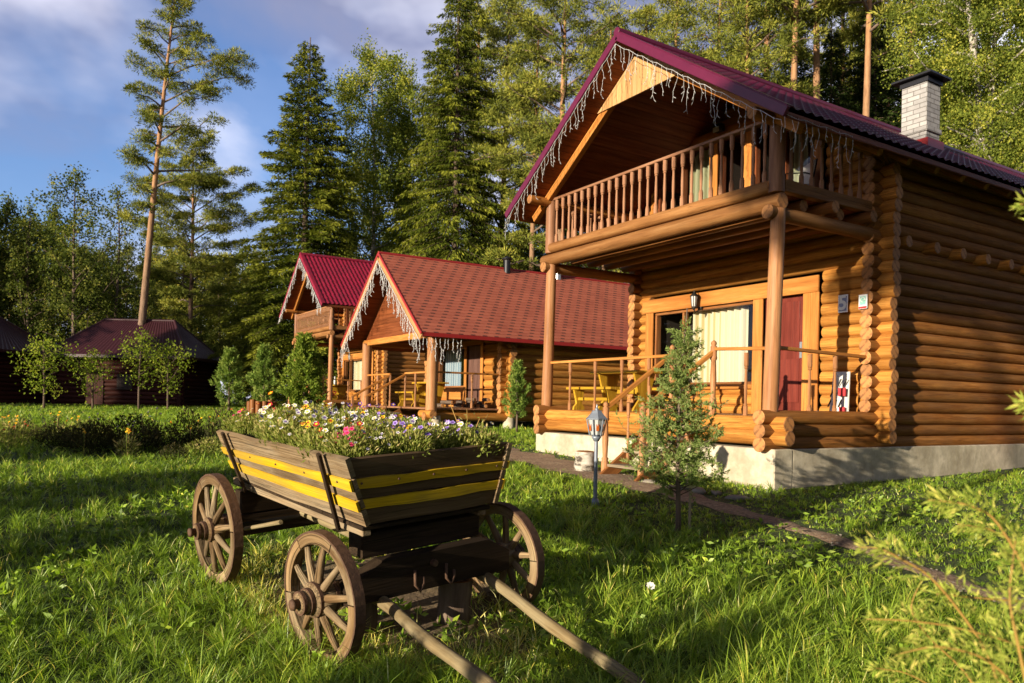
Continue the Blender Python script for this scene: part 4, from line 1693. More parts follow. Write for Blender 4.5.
# plant label on a stake by the juniper
lp = at(692, 7.45)
SG = thing('plant_sign', 'small cream plant label on a stake beside the juniper', 'sign', tuple(lp), math.atan2(rt[1], rt[0]) + .25)
b = MB()
b.slab((-.012, -.006, -.05), (.012, .006, .52))
b.build('stake', GREYWOOD, SG)
b = MB()
b.slab((-.055, -.014, .44), (.06, -.007, .54))
b.build('sign_board', plain('cream_board', (.58, .50, .34), .7, 0, .2, 20.0), SG)
b = MB()
for k, (x0, x1) in enumerate(((-.03, .03), (-.02, .035), (-.025, .015))): b.tube([(x0, -.016, .515 - k * .022), ((x0 + x1) / 2, -.016, .518 - k * .022), (x1, -.016, .513 - k * .022)], .0025, 4)
b.build('sign_marks', DARKC, SG)

# stones along the path
stone_spots = [(650, 10.3), (668, 9.9), (684, 9.8), (700, 9.6), (718, 9.5), (738, 9.2)]
SM = []
for k in range(3):
    b = MB()
    n = 10
    pr = [(0, .02), (.01, .10), (.04, .125), (.065, .09), (.075, .02)]
    b.lathe((0, 0, -.03), (0, 0, 1), pr, n, 0, True)
    b.v = [(x * (1 + .25 * math.sin(3 * math.atan2(y, x) + k)), y * (.75 + .2 * math.cos(2 * math.atan2(y, x) + k)), z * (1 + .4 * x)) for x, y, z in b.v]
    SM.append(b.data('path_stone', STONE))
for k, (px, d) in enumerate(stone_spots):
    p = at(px, d)
    o = link('path_stone', SM[k % 3], None, (p[0], p[1], p[2] + .005), random.uniform(0, 6))
    s_ = random.uniform(.7, 1.3)
    o.scale = (s_ * 1.2, s_, s_)
    tag(o, 'flat pale stone edging the dirt path before the steps', 'stone', 'stones edging the dirt path')
# ---PART2---


# ------------------------------------------------------------------ the flower cart
def cart():
    a = math.radians(9)
    F = np.array([math.cos(a), math.sin(a), -math.tan(math.radians(4))])
    F /= np.linalg.norm(F)
    L = np.array([-math.sin(a), math.cos(a), math.tan(math.radians(3.5))])
    L -= F * (L @ F)
    L /= np.linalg.norm(L)
    U = np.cross(F, L)
    O = np.array([-4.305, 1.416, .405])
    T = thing('flower_cart', 'old brown wooden cart with two yellow stripes, spoked wheels and flowers', 'cart')
    base = O - U * .40
    Mx = Matrix.Identity(4)
    for i in range(3): Mx[i][0], Mx[i][1], Mx[i][2], Mx[i][3] = F[i], L[i], U[i], base[i]
    T.matrix_world = Mx
    ZO = .40      # local z of the front hub
    NT, NB = np.array([.22, .04, .835]), np.array([.14, .22, .42])
    FT, FB = np.array([.23, 1.23, .835]), np.array([.15, 1.18, .43])
    RT, RB = np.array([-1.70, .05, .775]), np.array([-1.72, .23, .395])
    ST, SB_ = np.array([-1.70, 1.25, .775]), np.array([-1.72, 1.17, .40])
    up = np.array([0, 0, ZO])
    NT, NB, FT, FB, RT, RB, ST, SB_ = [v + up for v in (NT, NB, FT, FB, RT, RB, ST, SB_)]
    lev = [0, .255, .41, .57, .715, 1.0]

    def board(mbx, A0, A1, B0, B1, s0, s1, th, out, mt=0, gap=.006, e0=0, e1=0):
        """board between the bottom line A0-A1 and the top line B0-B1, from level s0 to s1"""
        d = (A1 - A0) / np.linalg.norm(A1 - A0)
        p = [A0 + (B0 - A0) * (s0 + gap) - d * e0, A1 + (B1 - A1) * (s0 + gap) + d * e1, A1 + (B1 - A1) * (s1 - gap) + d * e1, A0 + (B0 - A0) * (s1 - gap) - d * e0]
        n = np.cross(p[1] - p[0], p[3] - p[0])
        n /= np.linalg.norm(n)
        if n @ out < 0: n = -n
        q = [v + n * th[0] for v in p]
        w = [v + n * th[1] for v in p]
        ns = 6
        V, Gc = [], []
        for k in range(ns + 1):
            t = k / ns
            jw = [random.uniform(-.006, .006) for _ in range(2)]
            for (c0, c1, j) in ((q[0], q[1], 0), (w[0], w[1], 0), (w[3], w[2], 1), (q[3], q[2], 1)):
                v = c0 + (c1 - c0) * t + np.array([0, 0, jw[j]])
                V.append(v)
                ln = np.linalg.norm(c1 - c0) * t
                Gc.append((ln, (0 if j == 0 else np.linalg.norm(p[3] - p[0])), .02))
        fs = []
        for k in range(ns):
            for j in range(4):
                fs.append([k * 4 + j, k * 4 + (j + 1) % 4, k * 4 + 4 + (j + 1) % 4, k * 4 + 4 + j])
        fs.append([0, 1, 2, 3][::-1])
        fs.append([ns * 4 + j for j in range(4)])
        c_ = sum(V) / len(V)
        nr = np.cross(V[fs[0][1]] - V[fs[0][0]], V[fs[0][2]] - V[fs[0][0]])
        if nr @ (sum(V[i] for i in fs[0]) / 4 - c_) < 0: fs = [f[::-1] for f in fs]
        mbx.add(V, fs, Gc, mt)

    sides = [('side_board', NB, RB, NT, RT, (0, -1, 0), .03, 0), ('side_board', FB, SB_, FT, ST, (0, 1, 0), .03, 0),
             ('front_board', NB, FB, NT, FT, (1, 0, 0), .0, .0), ('tail_board', RB, SB_, RT, ST, (-1, 0, 0), .0, .0)]
    for nm, A0, A1, B0, B1, out, e0, e1 in sides:
        out = np.array(out, float)
        b = MB()
        for k in range(5):
            board(b, A0, A1, B0, B1, lev[k], lev[k + 1], (-.028, -.002) if k in (1, 3) else (-.028, .004), out, 0, .007, e0, e1)
        o = b.build(nm, CARTW if nm == 'side_board' else DARKC_W, T)
        b = MB()
        for k in (1, 3): board(b, A0, A1, B0, B1, lev[k] + .004, lev[k + 1] - .004, (.006, .02), out, 0, .0, e0 if k else 0, .012)
        if nm != 'tail_board': b.build('yellow_stripe', YELLOW, o)
        if nm == 'side_board':
            for s_ in (.13, .9):
                b = MB()
                q0 = A0 + (A1 - A0) * s_ + out * .035 + np.array([0, 0, -.06])
                q1 = B0 + (B1 - B0) * (s_ - .02) + out * .035
                b.beam(q0, q1 + (q1 - q0) * .03, .035, .022, up=tuple(out))
                b.build('batten', DARKW, o)
    # floor and soil
    b = MB()
    k = -1.70
    while k < .12:
        b.slab((k, .22, .385 + ZO), (min(k + .16, .13), 1.17, .41 + ZO), 0, .004)
        k += .166
    b.build('floor_board', DARKW, T)
    b = MB()
    n = 14
    V, fs = [], []
    for i in range(n + 1):
        for j in range(n + 1):
            f = -1.67 + 1.84 * i / n
            l = .12 + 1.07 * j / n
            V.append((f, l, ZO + .73 + .03 * math.sin(i * 1.3 + j) + .05 * math.sin(PI * i / n) * math.sin(PI * j / n)))
    fs = [[i * (n + 1) + j, (i + 1) * (n + 1) + j, (i + 1) * (n + 1) + j + 1, i * (n + 1) + j + 1] for i in range(n) for j in range(n)]
    b.add(V, fs, None, 0, True)
    b.build('soil_bed', SOIL, T)
    # under-carriage
    b = MB()
    b.beam((-1.86, .26, ZO + .36), (.10, .26, ZO + .375), .06, .06)
    b.beam((-1.86, 1.17, ZO + .36), (.10, 1.12, ZO + .375), .06, .06)
    b.build('bed_rail', CARTW, T)
    b = MB()
    b.prism([(.07, .10, ZO - .03), (.07, 1.30, ZO - .03), (.07, 1.30, ZO + .10), (.07, 1.12, ZO + .20), (.07, .33, ZO + .20), (.07, .18, ZO + .13), (.07, .10, ZO + .10)], (.10, 0, 0), 0, None, 1)
    b.slab((-.08, .1, ZO - .06), (.06, 1.3, ZO + .06))
    b.slab((-.10, .25, ZO + .20), (.06, 1.13, ZO + .345))
    b.build('front_bolster', DARKW, T)
    b = MB()
    b.slab((-1.76, .08, ZO - .02), (-1.62, 1.3, ZO + .14))
    b.slab((-1.75, .2, ZO + .15), (-1.62, 1.2, ZO + .32))
    b.build('rear_bolster', DARKW, T)
    b = MB()
    b.rod((-1.9, .70, ZO + .10), (.0, .70, ZO + .08), .04, None, 10)
    b.rod((-.78, .13, ZO + .27), (-1.38, .13, ZO + .10), .016, .014, 8)
    b.build('reach_pole', SHAFTW, T)
    for y in (.57, .80):
        b = MB()
        b.tube([(.185, y - .03, ZO + .11), (.19, y - .03, ZO + .02), (.2, y, ZO - .02), (.19, y + .03, ZO + .02), (.185, y + .03, ZO + .06)], .010, 6)
        b.build('hook', RUST, T)
    b = MB()
    b.rod((.16, .68, ZO + .13), (.20, .68, ZO + .13), .022, None, 8)
    b.build('bolt', RUST, T)
    for side in (0, 1):          # nail and bolt heads on the stripes
        for k in range(5):
            b = MB()
            if side == 0: c0 = NB + (RB - NB) * (.06 + .22 * k) + (NT - NB + (RT - RB - NT + NB) * (.06 + .22 * k)) * .645 + np.array([0, -.024, 0])
            else: c0 = NB + (FB - NB) * (.05 + .22 * k) + (NT - NB + (FT - FB - NT + NB) * (.05 + .22 * k)) * .645 + np.array([.024, 0, 0])
            ax_ = (0, -1, .3) if side == 0 else (1, 0, .1)
            b.lathe(c0, ax_, [(-.008, .007), (.002, .007), (.004, .003)], 8)
            b.build('nail_head', RUST, T)

    def wheel(f, l, z, r, out, steer=0.0, spokes=10):
        Wt = bpy.data.objects.new('wheel', None)
        COL.objects.link(Wt)
        Wt.parent = T
        Wt.location = (f, l, z)
        Wt.rotation_euler = (0, .3 * spokes, steer)
        w = .062
        b = MB()
        nfel = 6
        for q in range(nfel):
            n = 9
            V, Gc, fs = [], [], []
            a0, a1 = 2 * PI * q / nfel + .012, 2 * PI * (q + 1) / nfel - .012
            for k in range(n + 1):
                th = a0 + (a1 - a0) * k / n
                for (rr, yy) in ((r - .075, -w / 2), (r - .012, -w / 2), (r - .012, w / 2), (r - .075, w / 2)):
                    V.append((rr * math.cos(th), yy, rr * math.sin(th)))
                    Gc.append((r * th, rr, yy))
            for k in range(n):
                for j in range(4): fs.append([k * 4 + j, k * 4 + (j + 1) % 4, k * 4 + 4 + (j + 1) % 4, k * 4 + 4 + j])
            fs += [[3, 2, 1, 0], [n * 4, n * 4 + 1, n * 4 + 2, n * 4 + 3]]
            b.add(V, fs, Gc, 0)
        b.build('rim', WHEELW, Wt)
        b = MB()
        n = 48
        V, Gc, fs = [], [], []
        for k in range(n):
            th = 2 * PI * k / n
            jr = .0015 * math.sin(k * 2.1)
            for (rr, yy) in ((r - .012, -w / 2 - .002), (r + jr, -w / 2 - .002), (r + jr, w / 2 + .002), (r - .012, w / 2 + .002)):
                V.append((rr * math.cos(th), yy, rr * math.sin(th)))
                Gc.append((r * th, rr, yy))
        for k in range(n):
            k2 = (k + 1) % n
            for j in range(4): fs.append([k * 4 + j, k * 4 + (j + 1) % 4, k2 * 4 + (j + 1) % 4, k2 * 4 + j])
        b.add(V, fs, Gc, 0)
        b.build('tyre', RUST, Wt)
        for q in range(spokes):
            th = 2 * PI * q / spokes + .1
            u = np.array([math.cos(th), 0, math.sin(th)])
            o = np.array([0, out, 0])
            b = MB()
            pts = [u * .06 + o * .03, u * (.3 * r) + o * .028, u * (r * .62) + o * .015, u * (r - .07)]
            b.tube(pts, [.021, .026, .021, .018], 8)
            b.build('spoke', WHEELW, Wt)
        b = MB()
        hr = .098 if r < .39 else .085
        b.lathe((0, -out * .11, 0), (0, out, 0), [(0, .05), (.02, hr * .85), (.05, hr), (.185, hr), (.195, hr * .72), (.23, hr * .66), (.265, hr * .58)], 20)
        hub = b.build('hub', WHEELW, Wt)
        b = MB()
        for t, rr in ((.055, hr + .005), (.16, hr + .005), (.20, hr * .74 + .004), (.243, hr * .66 + .004)):
            b.lathe((0, -out * .11 + out * t, 0), (0, out, 0), [(0, rr - .008), (.0, rr), (.02, rr), (.02, rr - .008)], 20, 0, False)
        b.lathe((0, out * .15, 0), (0, out, 0), [(0, .028), (.03, .026), (.035, .034), (.05, .03), (.055, .014)], 10)
        b.build('hub_band', RUST, hub)
        return Wt

    st = math.radians(4)
    wheel(0.02, 0.02, ZO + .01, .385, -1, st, 10)
    wheel(0.0, 1.38, ZO, .375, 1, st, 10)
    wheel(-1.64, 0.02, ZO + .065, .405, -1, math.radians(1), 10)
    wheel(-1.64, 1.38, ZO + .065, .405, 1, 0, 10)
    for rr_ in (0, 1):
        b = MB()
        if rr_ == 0: b.rod((0, -.02, ZO), (0, 1.4, ZO), .03, None, 10)
        else: b.rod((-1.64, -.02, ZO + .065), (-1.64, 1.4, ZO + .065), .03, None, 10)
        b.build('axle', IRON, T)
    # two draught shafts
    Mi = Mx.inverted()
    ends = []
    for px, zz, p0 in ((490, .24, (.02, .34, ZO - .045)), (640, .11, (.02, 1.12, ZO - .04))):
        d = (EYE - zz) / ((683 - CY - (px - 512) * ROLL) / F_PX)
        w_ = fwd * d + rt * ((px - 512) / F_PX * d)
        q = np.array(Mi @ Vector((w_[0], w_[1], zz)))
        p0 = np.array(p0)
        ends.append((p0, p0 + (q - p0) * 1.12))
    for p0, p1 in ends:
        b = MB()
        p0, p1 = np.array(p0), np.array(p1)
        n = 10
        pts = [p0 + (p1 - p0) * k / n + np.array([0, .006 * math.sin(k * 1.1), .008 * math.sin(k * .8)]) for k in range(n + 1)]
        b.tube(pts, [.036 + .002 * math.sin(k * 1.7) for k in range(n + 1)], 14)
        b.build('shaft', SHAFTW, T)
    return T, Mx


DARKC_W = wood('front_board_wood', (.075, .045, .024), (.12, .075, .04), (.18, .115, .065), rough=.85, weather=(.15, .105, .065), wfac=.3, var=.3, bump=.5)
CART, CM = cart()
for (f, l, h, r, lab) in ((-.12, .36, .36, .09, 'short thick log propping the cart behind its front wheel'), (.0, .97, .40, .115, 'short bark covered log propping the far side of the cart axle')):
    p = CM @ Vector((f, l, .40))
    g0 = float(gz(p.x, p.y))
    T = thing('log_prop', lab, 'log', (p.x, p.y, g0))
    b = MB()
    b.rod((0, 0, -.06), (.01, .01, p.z - g0 - .075), r, r * .93, 14, 0, 1, seg=5, wav=.05)
    b.build('log_body', [BARK, LOGEND], T)


# ------------------------------------------------------------------ small plants (each kind built once, then copied)
def plant_mesh(name, n, r, h, ll, lw, m, seed, up=.6):
    rg = np.random.default_rng(seed)
    th, q, t = rg.uniform(0, 2 * PI, n), np.sqrt(rg.random(n)), rg.random(n) ** .7
    P = np.stack([np.cos(th) * q * r, np.sin(th) * q * r, t * h * (1 - .45 * q ** 2)], 1)
    D = np.stack([np.cos(th) * q, np.sin(th) * q, np.full(n, up)], 1) + rg.normal(size=(n, 3)) * .55
    return leaf_mesh(name, P, D, ll * rg.uniform(.6, 1.2, n), lw * rg.uniform(.6, 1.2, n), np.clip(rg.random(n) * .6 + .4 * t, 0, 1), m, rg)


def bloom(b, c, r, nrm, pm, cm_, five=5, seed=0):
    rg = random.Random(seed)
    a, u, w = frame(nrm)
    for k in range(five):
        th = 2 * PI * k / five + rg.uniform(-.1, .1)
        d = math.cos(th) * u + math.sin(th) * w
        s_ = math.cos(th + PI / 2) * u + math.sin(th + PI / 2) * w
        P4 = [c, c + d * r * .6 + s_ * r * .5 + a * r * .12, c + d * r * 1.05 + a * r * .2, c + d * r * .6 - s_ * r * .5 + a * r * .12]
        b.add(P4, [[0, 1, 2, 3]], None, pm)
        P4 = [c + a * .002, c + d * r * .36 + s_ * r * .2 + a * (r * .1 + .002), c + d * r * .45 + a * (r * .12 + .002), c + d * r * .36 - s_ * r * .2 + a * (r * .1 + .002)]
        b.add(P4, [[0, 1, 2, 3]], None, cm_)


to_cam = lambda p: np.array([0, 0, EYE]) - np.array(p)
kinds = [('white', 'purple', 20), ('yellow', 'red', 5), ('purple', 'yellow', 7), ('violet', 'purple', 4), ('pink', 'red', 3), ('red', 'yellow', 5), ('white', 'yellow', 16)]
protos = []
for i, (c0, c1, n) in enumerate(kinds):
    lab = {0: 'white pansies with dark eyes', 1: 'yellow pansies with red eyes', 2: 'deep purple pansies', 3: 'pale violet pansies', 4: 'bright pink blossoms', 5: 'dark red pansies',
           6: 'white petunias with yellow throats'}[i] + ' growing in the flower cart'
    T = thing('pansy_plant', lab, 'flower', (0, 0, -50), 0, lab.replace(' growing', ''))
    link('foliage', plant_mesh('foliage', 800, .125, .15, .03, .010, L_FLOW, 100 + i, 1.2), T)
    for k in range(9):
        rg = random.Random(i * 31 + k)
        b = MB()
        th, q = rg.uniform(0, 6.28), rg.uniform(.02, .12)
        bloom(b, np.array([q * math.cos(th), q * math.sin(th), rg.uniform(.09, .18)]), rg.uniform(.011, .018), (rg.uniform(-.1, .9), rg.uniform(-1, .2), rg.uniform(.5, 1.0)), 0, 1, 5, k + i)
        b.build('blossom', [PETAL[c0], PETAL[c1]], T)
    protos.append((T, n, lab))
cells = []
for f in np.linspace(-1.56, .06, 10):
    for l in np.linspace(.22, 1.08, 6): cells.append((f + random.uniform(-.06, .06), l + random.uniform(-.05, .05)))
random.shuffle(cells)
order = [i for i, (_, n, _) in enumerate(protos) for _ in range(n)]
random.shuffle(order)
pink = [i for i, o in enumerate(order) if o == 4]
first = set()
fixed = {0: (-1.56, .18), 1: (.02, .19), 2: (-.06, .25)}
pk = 0
for (f, l), o in zip(cells, order):
    T, n, lab = protos[o]
    if o == 4:
        f, l = fixed[pk]
        pk += 1
    p = CM @ Vector((f, l, .40 + .745 + .03 * math.sin(l * 3)))
    rz = random.uniform(-.4, .4)
    s_ = random.uniform(.95, 1.3)
    if o not in first:
        first.add(o)
        T.location, T.rotation_euler, T.scale = p, (0, 0, rz), (s_,) * 3
    else: dup(T, p, rz, s_)
# a taller straggling sprig at the far corner
p = CM @ Vector((-.05, 1.12, 1.12))
T = thing('tall_sprig', 'tall straggling sprig rising above the far corner of the flower cart', 'plant', tuple(p))
b = MB()
for k in range(4):
    th = k * 1.4
    b.tube([(0, 0, 0), (.05 * math.cos(th), .05 * math.sin(th), .14), (.13 * math.cos(th), .13 * math.sin(th), .25 + .03 * k)], .003, 5)
b.build('stem', STEMO, T)
link('foliage', plant_mesh('foliage', 160, .13, .30, .035, .012, L_FLOW, 77, .5), T)


# ------------------------------------------------------------------ trees
def crown_obj(data, T): return link('crown', data, T)


def bend_path(h, lean, rg, n=10, wob_=.15):
    ph = rg.uniform(0, 6.3, 2)
    ts = np.linspace(0, 1, n)
    return np.stack([lean[0] * ts * h + wob_ * np.sin(ts * 4 + ph[0]) * ts, lean[1] * ts * h + wob_ * np.sin(ts * 3.3 + ph[1]) * ts, ts * h], 1)


def on(path, t):
    k = t * (len(path) - 1)
    i = min(int(k), len(path) - 2)
    return path[i] + (path[i + 1] - path[i]) * (k - i)


def gen_pine(seed, h, cs, R, r0=.19, lean=(0, 0), limbs=46, bias=None, dens=1.0, tuft=.20):
    rg = np.random.default_rng(seed)
    path = bend_path(h, lean, rg)
    tb = MB()
    tb.tube(path, [r0 * (1 - .82 * k / 9) for k in range(10)], 10, rnd=.5)
    C, Rn = [], []
    for k in range(limbs):
        t = cs + (1 - cs) * ((k + rg.random() * .6) / limbs) ** .85
        u = (t - cs) / (1 - cs)
        th = k * 2.4 + rg.uniform(-.5, .5)
        Lp = R * (.35 + .65 * math.sin(min(1, .18 + u * .95) * PI) ** .7) * rg.uniform(.55, 1.2) * (1 if u < .8 else .8)
        if bias is not None: Lp *= 1 + bias[1] * math.cos(th - bias[0])
        if u < .25 and rg.random() < .35: Lp *= .55
        up = rg.uniform(-.15, .30) + .45 * u
        p0 = on(path, t)
        d = np.array([math.cos(th), math.sin(th), up])
        pts = [p0 + d * Lp * s_ + np.array([0, 0, .10 * Lp * math.sin(s_ * PI)]) + rg.normal(size=3) * .05 * Lp * s_ for s_ in np.linspace(0, 1, 5)]
        tb.tube(pts, [r0 * .26 * (1.15 - u * .7) * (1 - .8 * s_) + .006 for s_ in np.linspace(0, 1, 5)], 5, rnd=.9)
        nc = max(4, int(Lp * 4.4 * dens))
        for _ in range(nc):
            s_ = rg.uniform(.38, 1.05)
            lat = np.array([-math.sin(th), math.cos(th), 0]) * rg.normal() * .26 * Lp * (1.15 - s_ * .6)
            C.append(p0 + d * Lp * s_ + lat + np.array([0, 0, rg.uniform(-.02, .20) * Lp * .4]))
            Rn.append(rg.uniform(.18, .8))
        # a forked twig towards the side
    for _ in range(14):
        C.append(path[-1] + rg.normal(size=3) * np.array([.5, .5, .45]) - np.array([0, 0, .2]))
        Rn.append(rg.uniform(.4, .9))
    C, Rn = np.array(C), np.array(Rn)
    m = int(100 * dens)
    P = np.repeat(C, m, 0)
    D = rg.normal(size=P.shape) + np.array([0, 0, .55])
    D = unit(D)
    pr_ = np.repeat(rg.uniform(.22, .46, len(C)), m)[:, None]
    P = P + D * rg.random((len(P), 1)) ** .5 * pr_ * np.array([1, 1, .55])
    rn = np.clip(np.repeat(Rn, m) + rg.normal(size=len(P)) * .15 + D[:, 2] * .12, 0, 1)  # needles that point up are lighter: light from above put into the colour
    cr_ = leaf_mesh('crown', P, D, tuft * rg.uniform(.6, 1.2, len(P)), .032 * rg.uniform(.7, 1.4, len(P)), rn, L_PINE, rg)
    return tb.data('trunk', PINEB), cr_


def gen_spruce(seed, h, R, r0=.2, droop=.5, dens=1.0, gap=.12, hang=.35, base=.05):
    rg = np.random.default_rng(seed)
    path = bend_path(h, (0, 0), rg, wob_=.08)
    tb = MB()
    tb.tube(path, [r0 * (1 - .93 * k / 9) + .01 for k in range(10)], 10, rnd=.3)
    PP, DD, RR, LL = [], [], [], []
    z = base * h
    while z < h * .985:
        t = z / h
        n = 7 if t < .8 else 5
        off = rg.uniform(0, 6)
        for k in range(n):
            if rg.random() < gap: continue
            th = off + 2 * PI * k / n + rg.uniform(-.25, .25)
            Lb = R * ((1 - t) ** .78 * rg.uniform(.62, 1.15) + .03)
            if t < .25: Lb *= .75 + t
            d = np.array([math.cos(th), math.sin(th), 0])
            lat = np.array([-math.sin(th), math.cos(th), 0])
            rise = .30 * (t - .35)
            pts = []
            for s_ in np.linspace(0, 1, 5):
                zz = rise * Lb * s_ - droop * Lb * (s_ ** 1.6) * (1 - t * .75) + .16 * Lb * max(0, s_ - .6) ** 1.2
                pts.append(np.array([0, 0, z]) + d * Lb * s_ + np.array([0, 0, zz]))
            if Lb > .5: tb.tube(pts, [.035 * (1 - t * .6) * (1 - .8 * s_) + .004 for s_ in np.linspace(0, 1, 5)], 4, rnd=.2)
            m = max(10, int(Lb * 64 * dens))
            s_ = rg.uniform(.12, 1.0, m) ** .8
            pts = np.array(pts)
            base_p = np.stack([np.interp(s_, np.linspace(0, 1, 5), pts[:, q]) for q in range(3)], 1)
            wv = rg.normal(size=m) * .17 * Lb * (1.12 - s_) + rg.normal(size=m) * .05
            PP.append(base_p + lat * wv[:, None] + np.array([0, 0, 1]) * (rg.uniform(-.10, .05, m))[:, None])
            DD.append(d * .6 + lat * np.sign(wv)[:, None] * .55 + np.array([0, 0, -hang]) + rg.normal(size=(m, 3)) * .30)
            RR.append(np.clip(.25 + .55 * s_ * rg.uniform(.5, 1.2) + rg.normal(size=m) * .12, 0, 1))  # colour darkens toward the trunk to stand for shade inside the crown
            LL.append(rg.uniform(.18, .40, m) * (1 - .35 * t))
        z += rg.uniform(.30, .48) * (1 - .35 * t) * (1 + .02 * h * 0)
    P, D, R_, L_ = np.concatenate(PP), np.concatenate(DD), np.concatenate(RR), np.concatenate(LL)
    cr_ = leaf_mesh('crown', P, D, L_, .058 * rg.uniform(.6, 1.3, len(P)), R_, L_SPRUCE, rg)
    return tb.data('trunk', BARK), cr_


def gen_leafy(seed, h, R, cs, r0=.14, lm=L_GREEN, bark=BARK, limbs=26, leaf=.14, per=34, cl=1.0, asc=.9, weep=0.0, spread=.42, stems=1, lean=(0, 0), prof=.6):
    rg = np.random.default_rng(seed)
    tb = MB()
    C, Rn = [], []
    for sidx in range(stems):
        ln = (lean[0] + (rg.uniform(-.12, .12) if stems > 1 else 0), lean[1] + (rg.uniform(-.12, .12) if stems > 1 else 0))
        path = bend_path(h * (1 if sidx == 0 else rg.uniform(.75, .95)), ln, rg, wob_=.02 * h)
        tb.tube(path, [r0 * (1 - .9 * k / 9) + .006 for k in range(10)], 9, rnd=.5)
        for k in range(limbs):
            t = cs + (1 - cs) * ((k + rg.random()) / limbs)
            u = (t - cs) / (1 - cs)
            th = k * 2.4 + rg.uniform(-.5, .5)
            Lp = R * (math.sin(min(1, .15 + u * .9) * PI) ** prof + .12) * rg.uniform(.55, 1.2)
            d = np.array([math.cos(th), math.sin(th), asc * rg.uniform(.5, 1.3)])
            p0 = on(path, t * .97)
            ss = np.linspace(0, 1, 5)
            pts = [p0 + d * Lp * s_ * .85 + np.array([0, 0, -weep * Lp * s_ ** 2]) + rg.normal(size=3) * .04 * Lp for s_ in ss]
            tb.tube(pts, [r0 * .33 * (1 - .6 * u) * (1 - .85 * s_) + .004 for s_ in ss], 5, rnd=.5)
            for _ in range(max(3, int(Lp * 5.5 * cl))):
                s_ = rg.uniform(.3, 1.05)
                C.append(p0 + d * Lp * s_ * .85 + np.array([0, 0, -weep * Lp * s_ ** 2]) + rg.normal(size=3) * np.array([.2, .2, .16]) * (.4 + Lp * .55))
                Rn.append(np.clip(rg.normal() * .2 + .5, 0, 1))
        C.append(path[-1])
        Rn.append(.6)
    C, Rn = np.array(C), np.array(Rn)
    P = np.repeat(C, per, 0)
    off = rg.normal(size=P.shape) * spread * np.array([.55, .55, .5])
    if weep: off[:, 2] = off[:, 2] * 1.3 - weep * .2
    P = P + off
    D = rg.normal(size=P.shape) + np.array([0, 0, -.3 - weep])
    rn = np.clip(np.repeat(Rn, per) + rg.normal(size=len(P)) * .18, 0, 1)
    cr_ = leaf_mesh('crown', P, D, leaf * rg.uniform(.7, 1.25, len(P)), leaf * .62 * rg.uniform(.7, 1.25, len(P)), rn, lm, rg)
    return tb.data('trunk', bark), cr_


def gen_column(seed, h, R, n, ll, lw, lm, r0=.05, prof='flame', up=1.1, clear=.08, ragged=.22):
    rg = np.random.default_rng(seed)
    tb = MB()
    path = bend_path(h * .95, (0, 0), rg, wob_=.03)
    tb.tube(path, [r0 * (1 - .9 * k / 9) + .003 for k in range(10)], 8, rnd=.4)
    nb = n // 26
    t = rg.random(nb) ** .85
    z = clear * h + t * (1 - clear) * h * .93
    rad = R * np.minimum(np.clip((t + .10) / .38, 0, 1) ** .55, np.clip((1.03 - t) / .68, 0, 1) ** .85) if prof == 'flame' else R * ((1 - t) ** .7 * (.55 + .45 * np.clip(t * 5, 0, 1)) + .06)
    th = rg.uniform(0, 2 * PI, nb)
    lobe = 1 + .34 * np.sin(th * 3 + t * 9 + seed) + .22 * np.sin(th * 5 - t * 17 + seed * 2)
    q = np.clip(rg.beta(3.2, 1.3, nb) * lobe + rg.normal(size=nb) * ragged * .3, .1, 1.3)
    C = np.stack([np.cos(th) * rad * q, np.sin(th) * rad * q, z], 1)
    out = np.stack([np.cos(th), np.sin(th), np.full(nb, up)], 1)
    for k in range(0, nb, 9):
        p0 = np.array([0, 0, max(.05, C[k, 2] - rad[k] * .7)])
        tb.tube([p0, (p0 + C[k]) / 2 + np.array([0, 0, -.03]), C[k]], [.006, .005, .002], 4, rnd=.3)
    P = np.repeat(C, 26, 0)
    O = unit(np.repeat(out, 26, 0))
    s_ = rg.random((len(P), 1))
    P = P + O * s_ * (R * .34) + rg.normal(size=P.shape) * R * .055
    D = O * .9 + rg.normal(size=P.shape) * .55
    rn = np.clip(np.repeat(rg.normal(size=nb) * .17 + .45, 26) + s_[:, 0] * .25 + rg.normal(size=len(P)) * .12, 0, 1)
    cr_ = leaf_mesh('crown', P, D, ll * rg.uniform(.6, 1.3, len(P)), lw * rg.uniform(.7, 1.3, len(P)), rn, lm, rg)
    return tb.data('trunk', BARK), cr_


def tree(name, label, data, loc, rz=0.0, sc=1.0, group=None, cat='tree', sz=None):
    T = thing(name, label, cat, (loc[0], loc[1], loc[2] - .08), rz, group, sc)
    if sz: T.scale = (sc, sc, sz)
    link('trunk', data[0], T)
    crown_obj(data[1], T)
    return T


RZ = math.atan2(rt[1], rt[0])     # picture-right direction
# --- the leaning tall pine on the left
d = 42
p = at(134, d)
hT = ztop(150, -14, d) - p[2]
lean = rt[:2] * (34 / F_PX * d) / hT
tree('pine_tree', 'tall leaning pine with bare lower trunk towering over the dark log huts',
     gen_pine(11, hT, .46, 3.0, .24, tuple(lean), 44, (RZ, .5), 1.15), p)
p = at(188, 47)
tree('pine_tree', 'bushy shorter pine just right of the tall leaning pine', gen_pine(12, ztop(190, 145, 47) - p[2], .30, 4.0, .2, (0, 0), 46, None, 1.3), p)
# --- spruces
p = at(302, 44)
tree('spruce_tree', 'dense dark pointed spruce standing behind the farthest cabin', gen_spruce(21, ztop(305, 36, 44) - p[2], 5.7, .28, .45, 1.8, .05), p)
p = at(452, 43)
tree('spruce_tree', 'tall spruce with drooping hanging sprays above the red shingled roof', gen_spruce(22, ztop(455, -60, 43) - p[2], 5.4, .27, .62, 1.35, .18, .85), p)
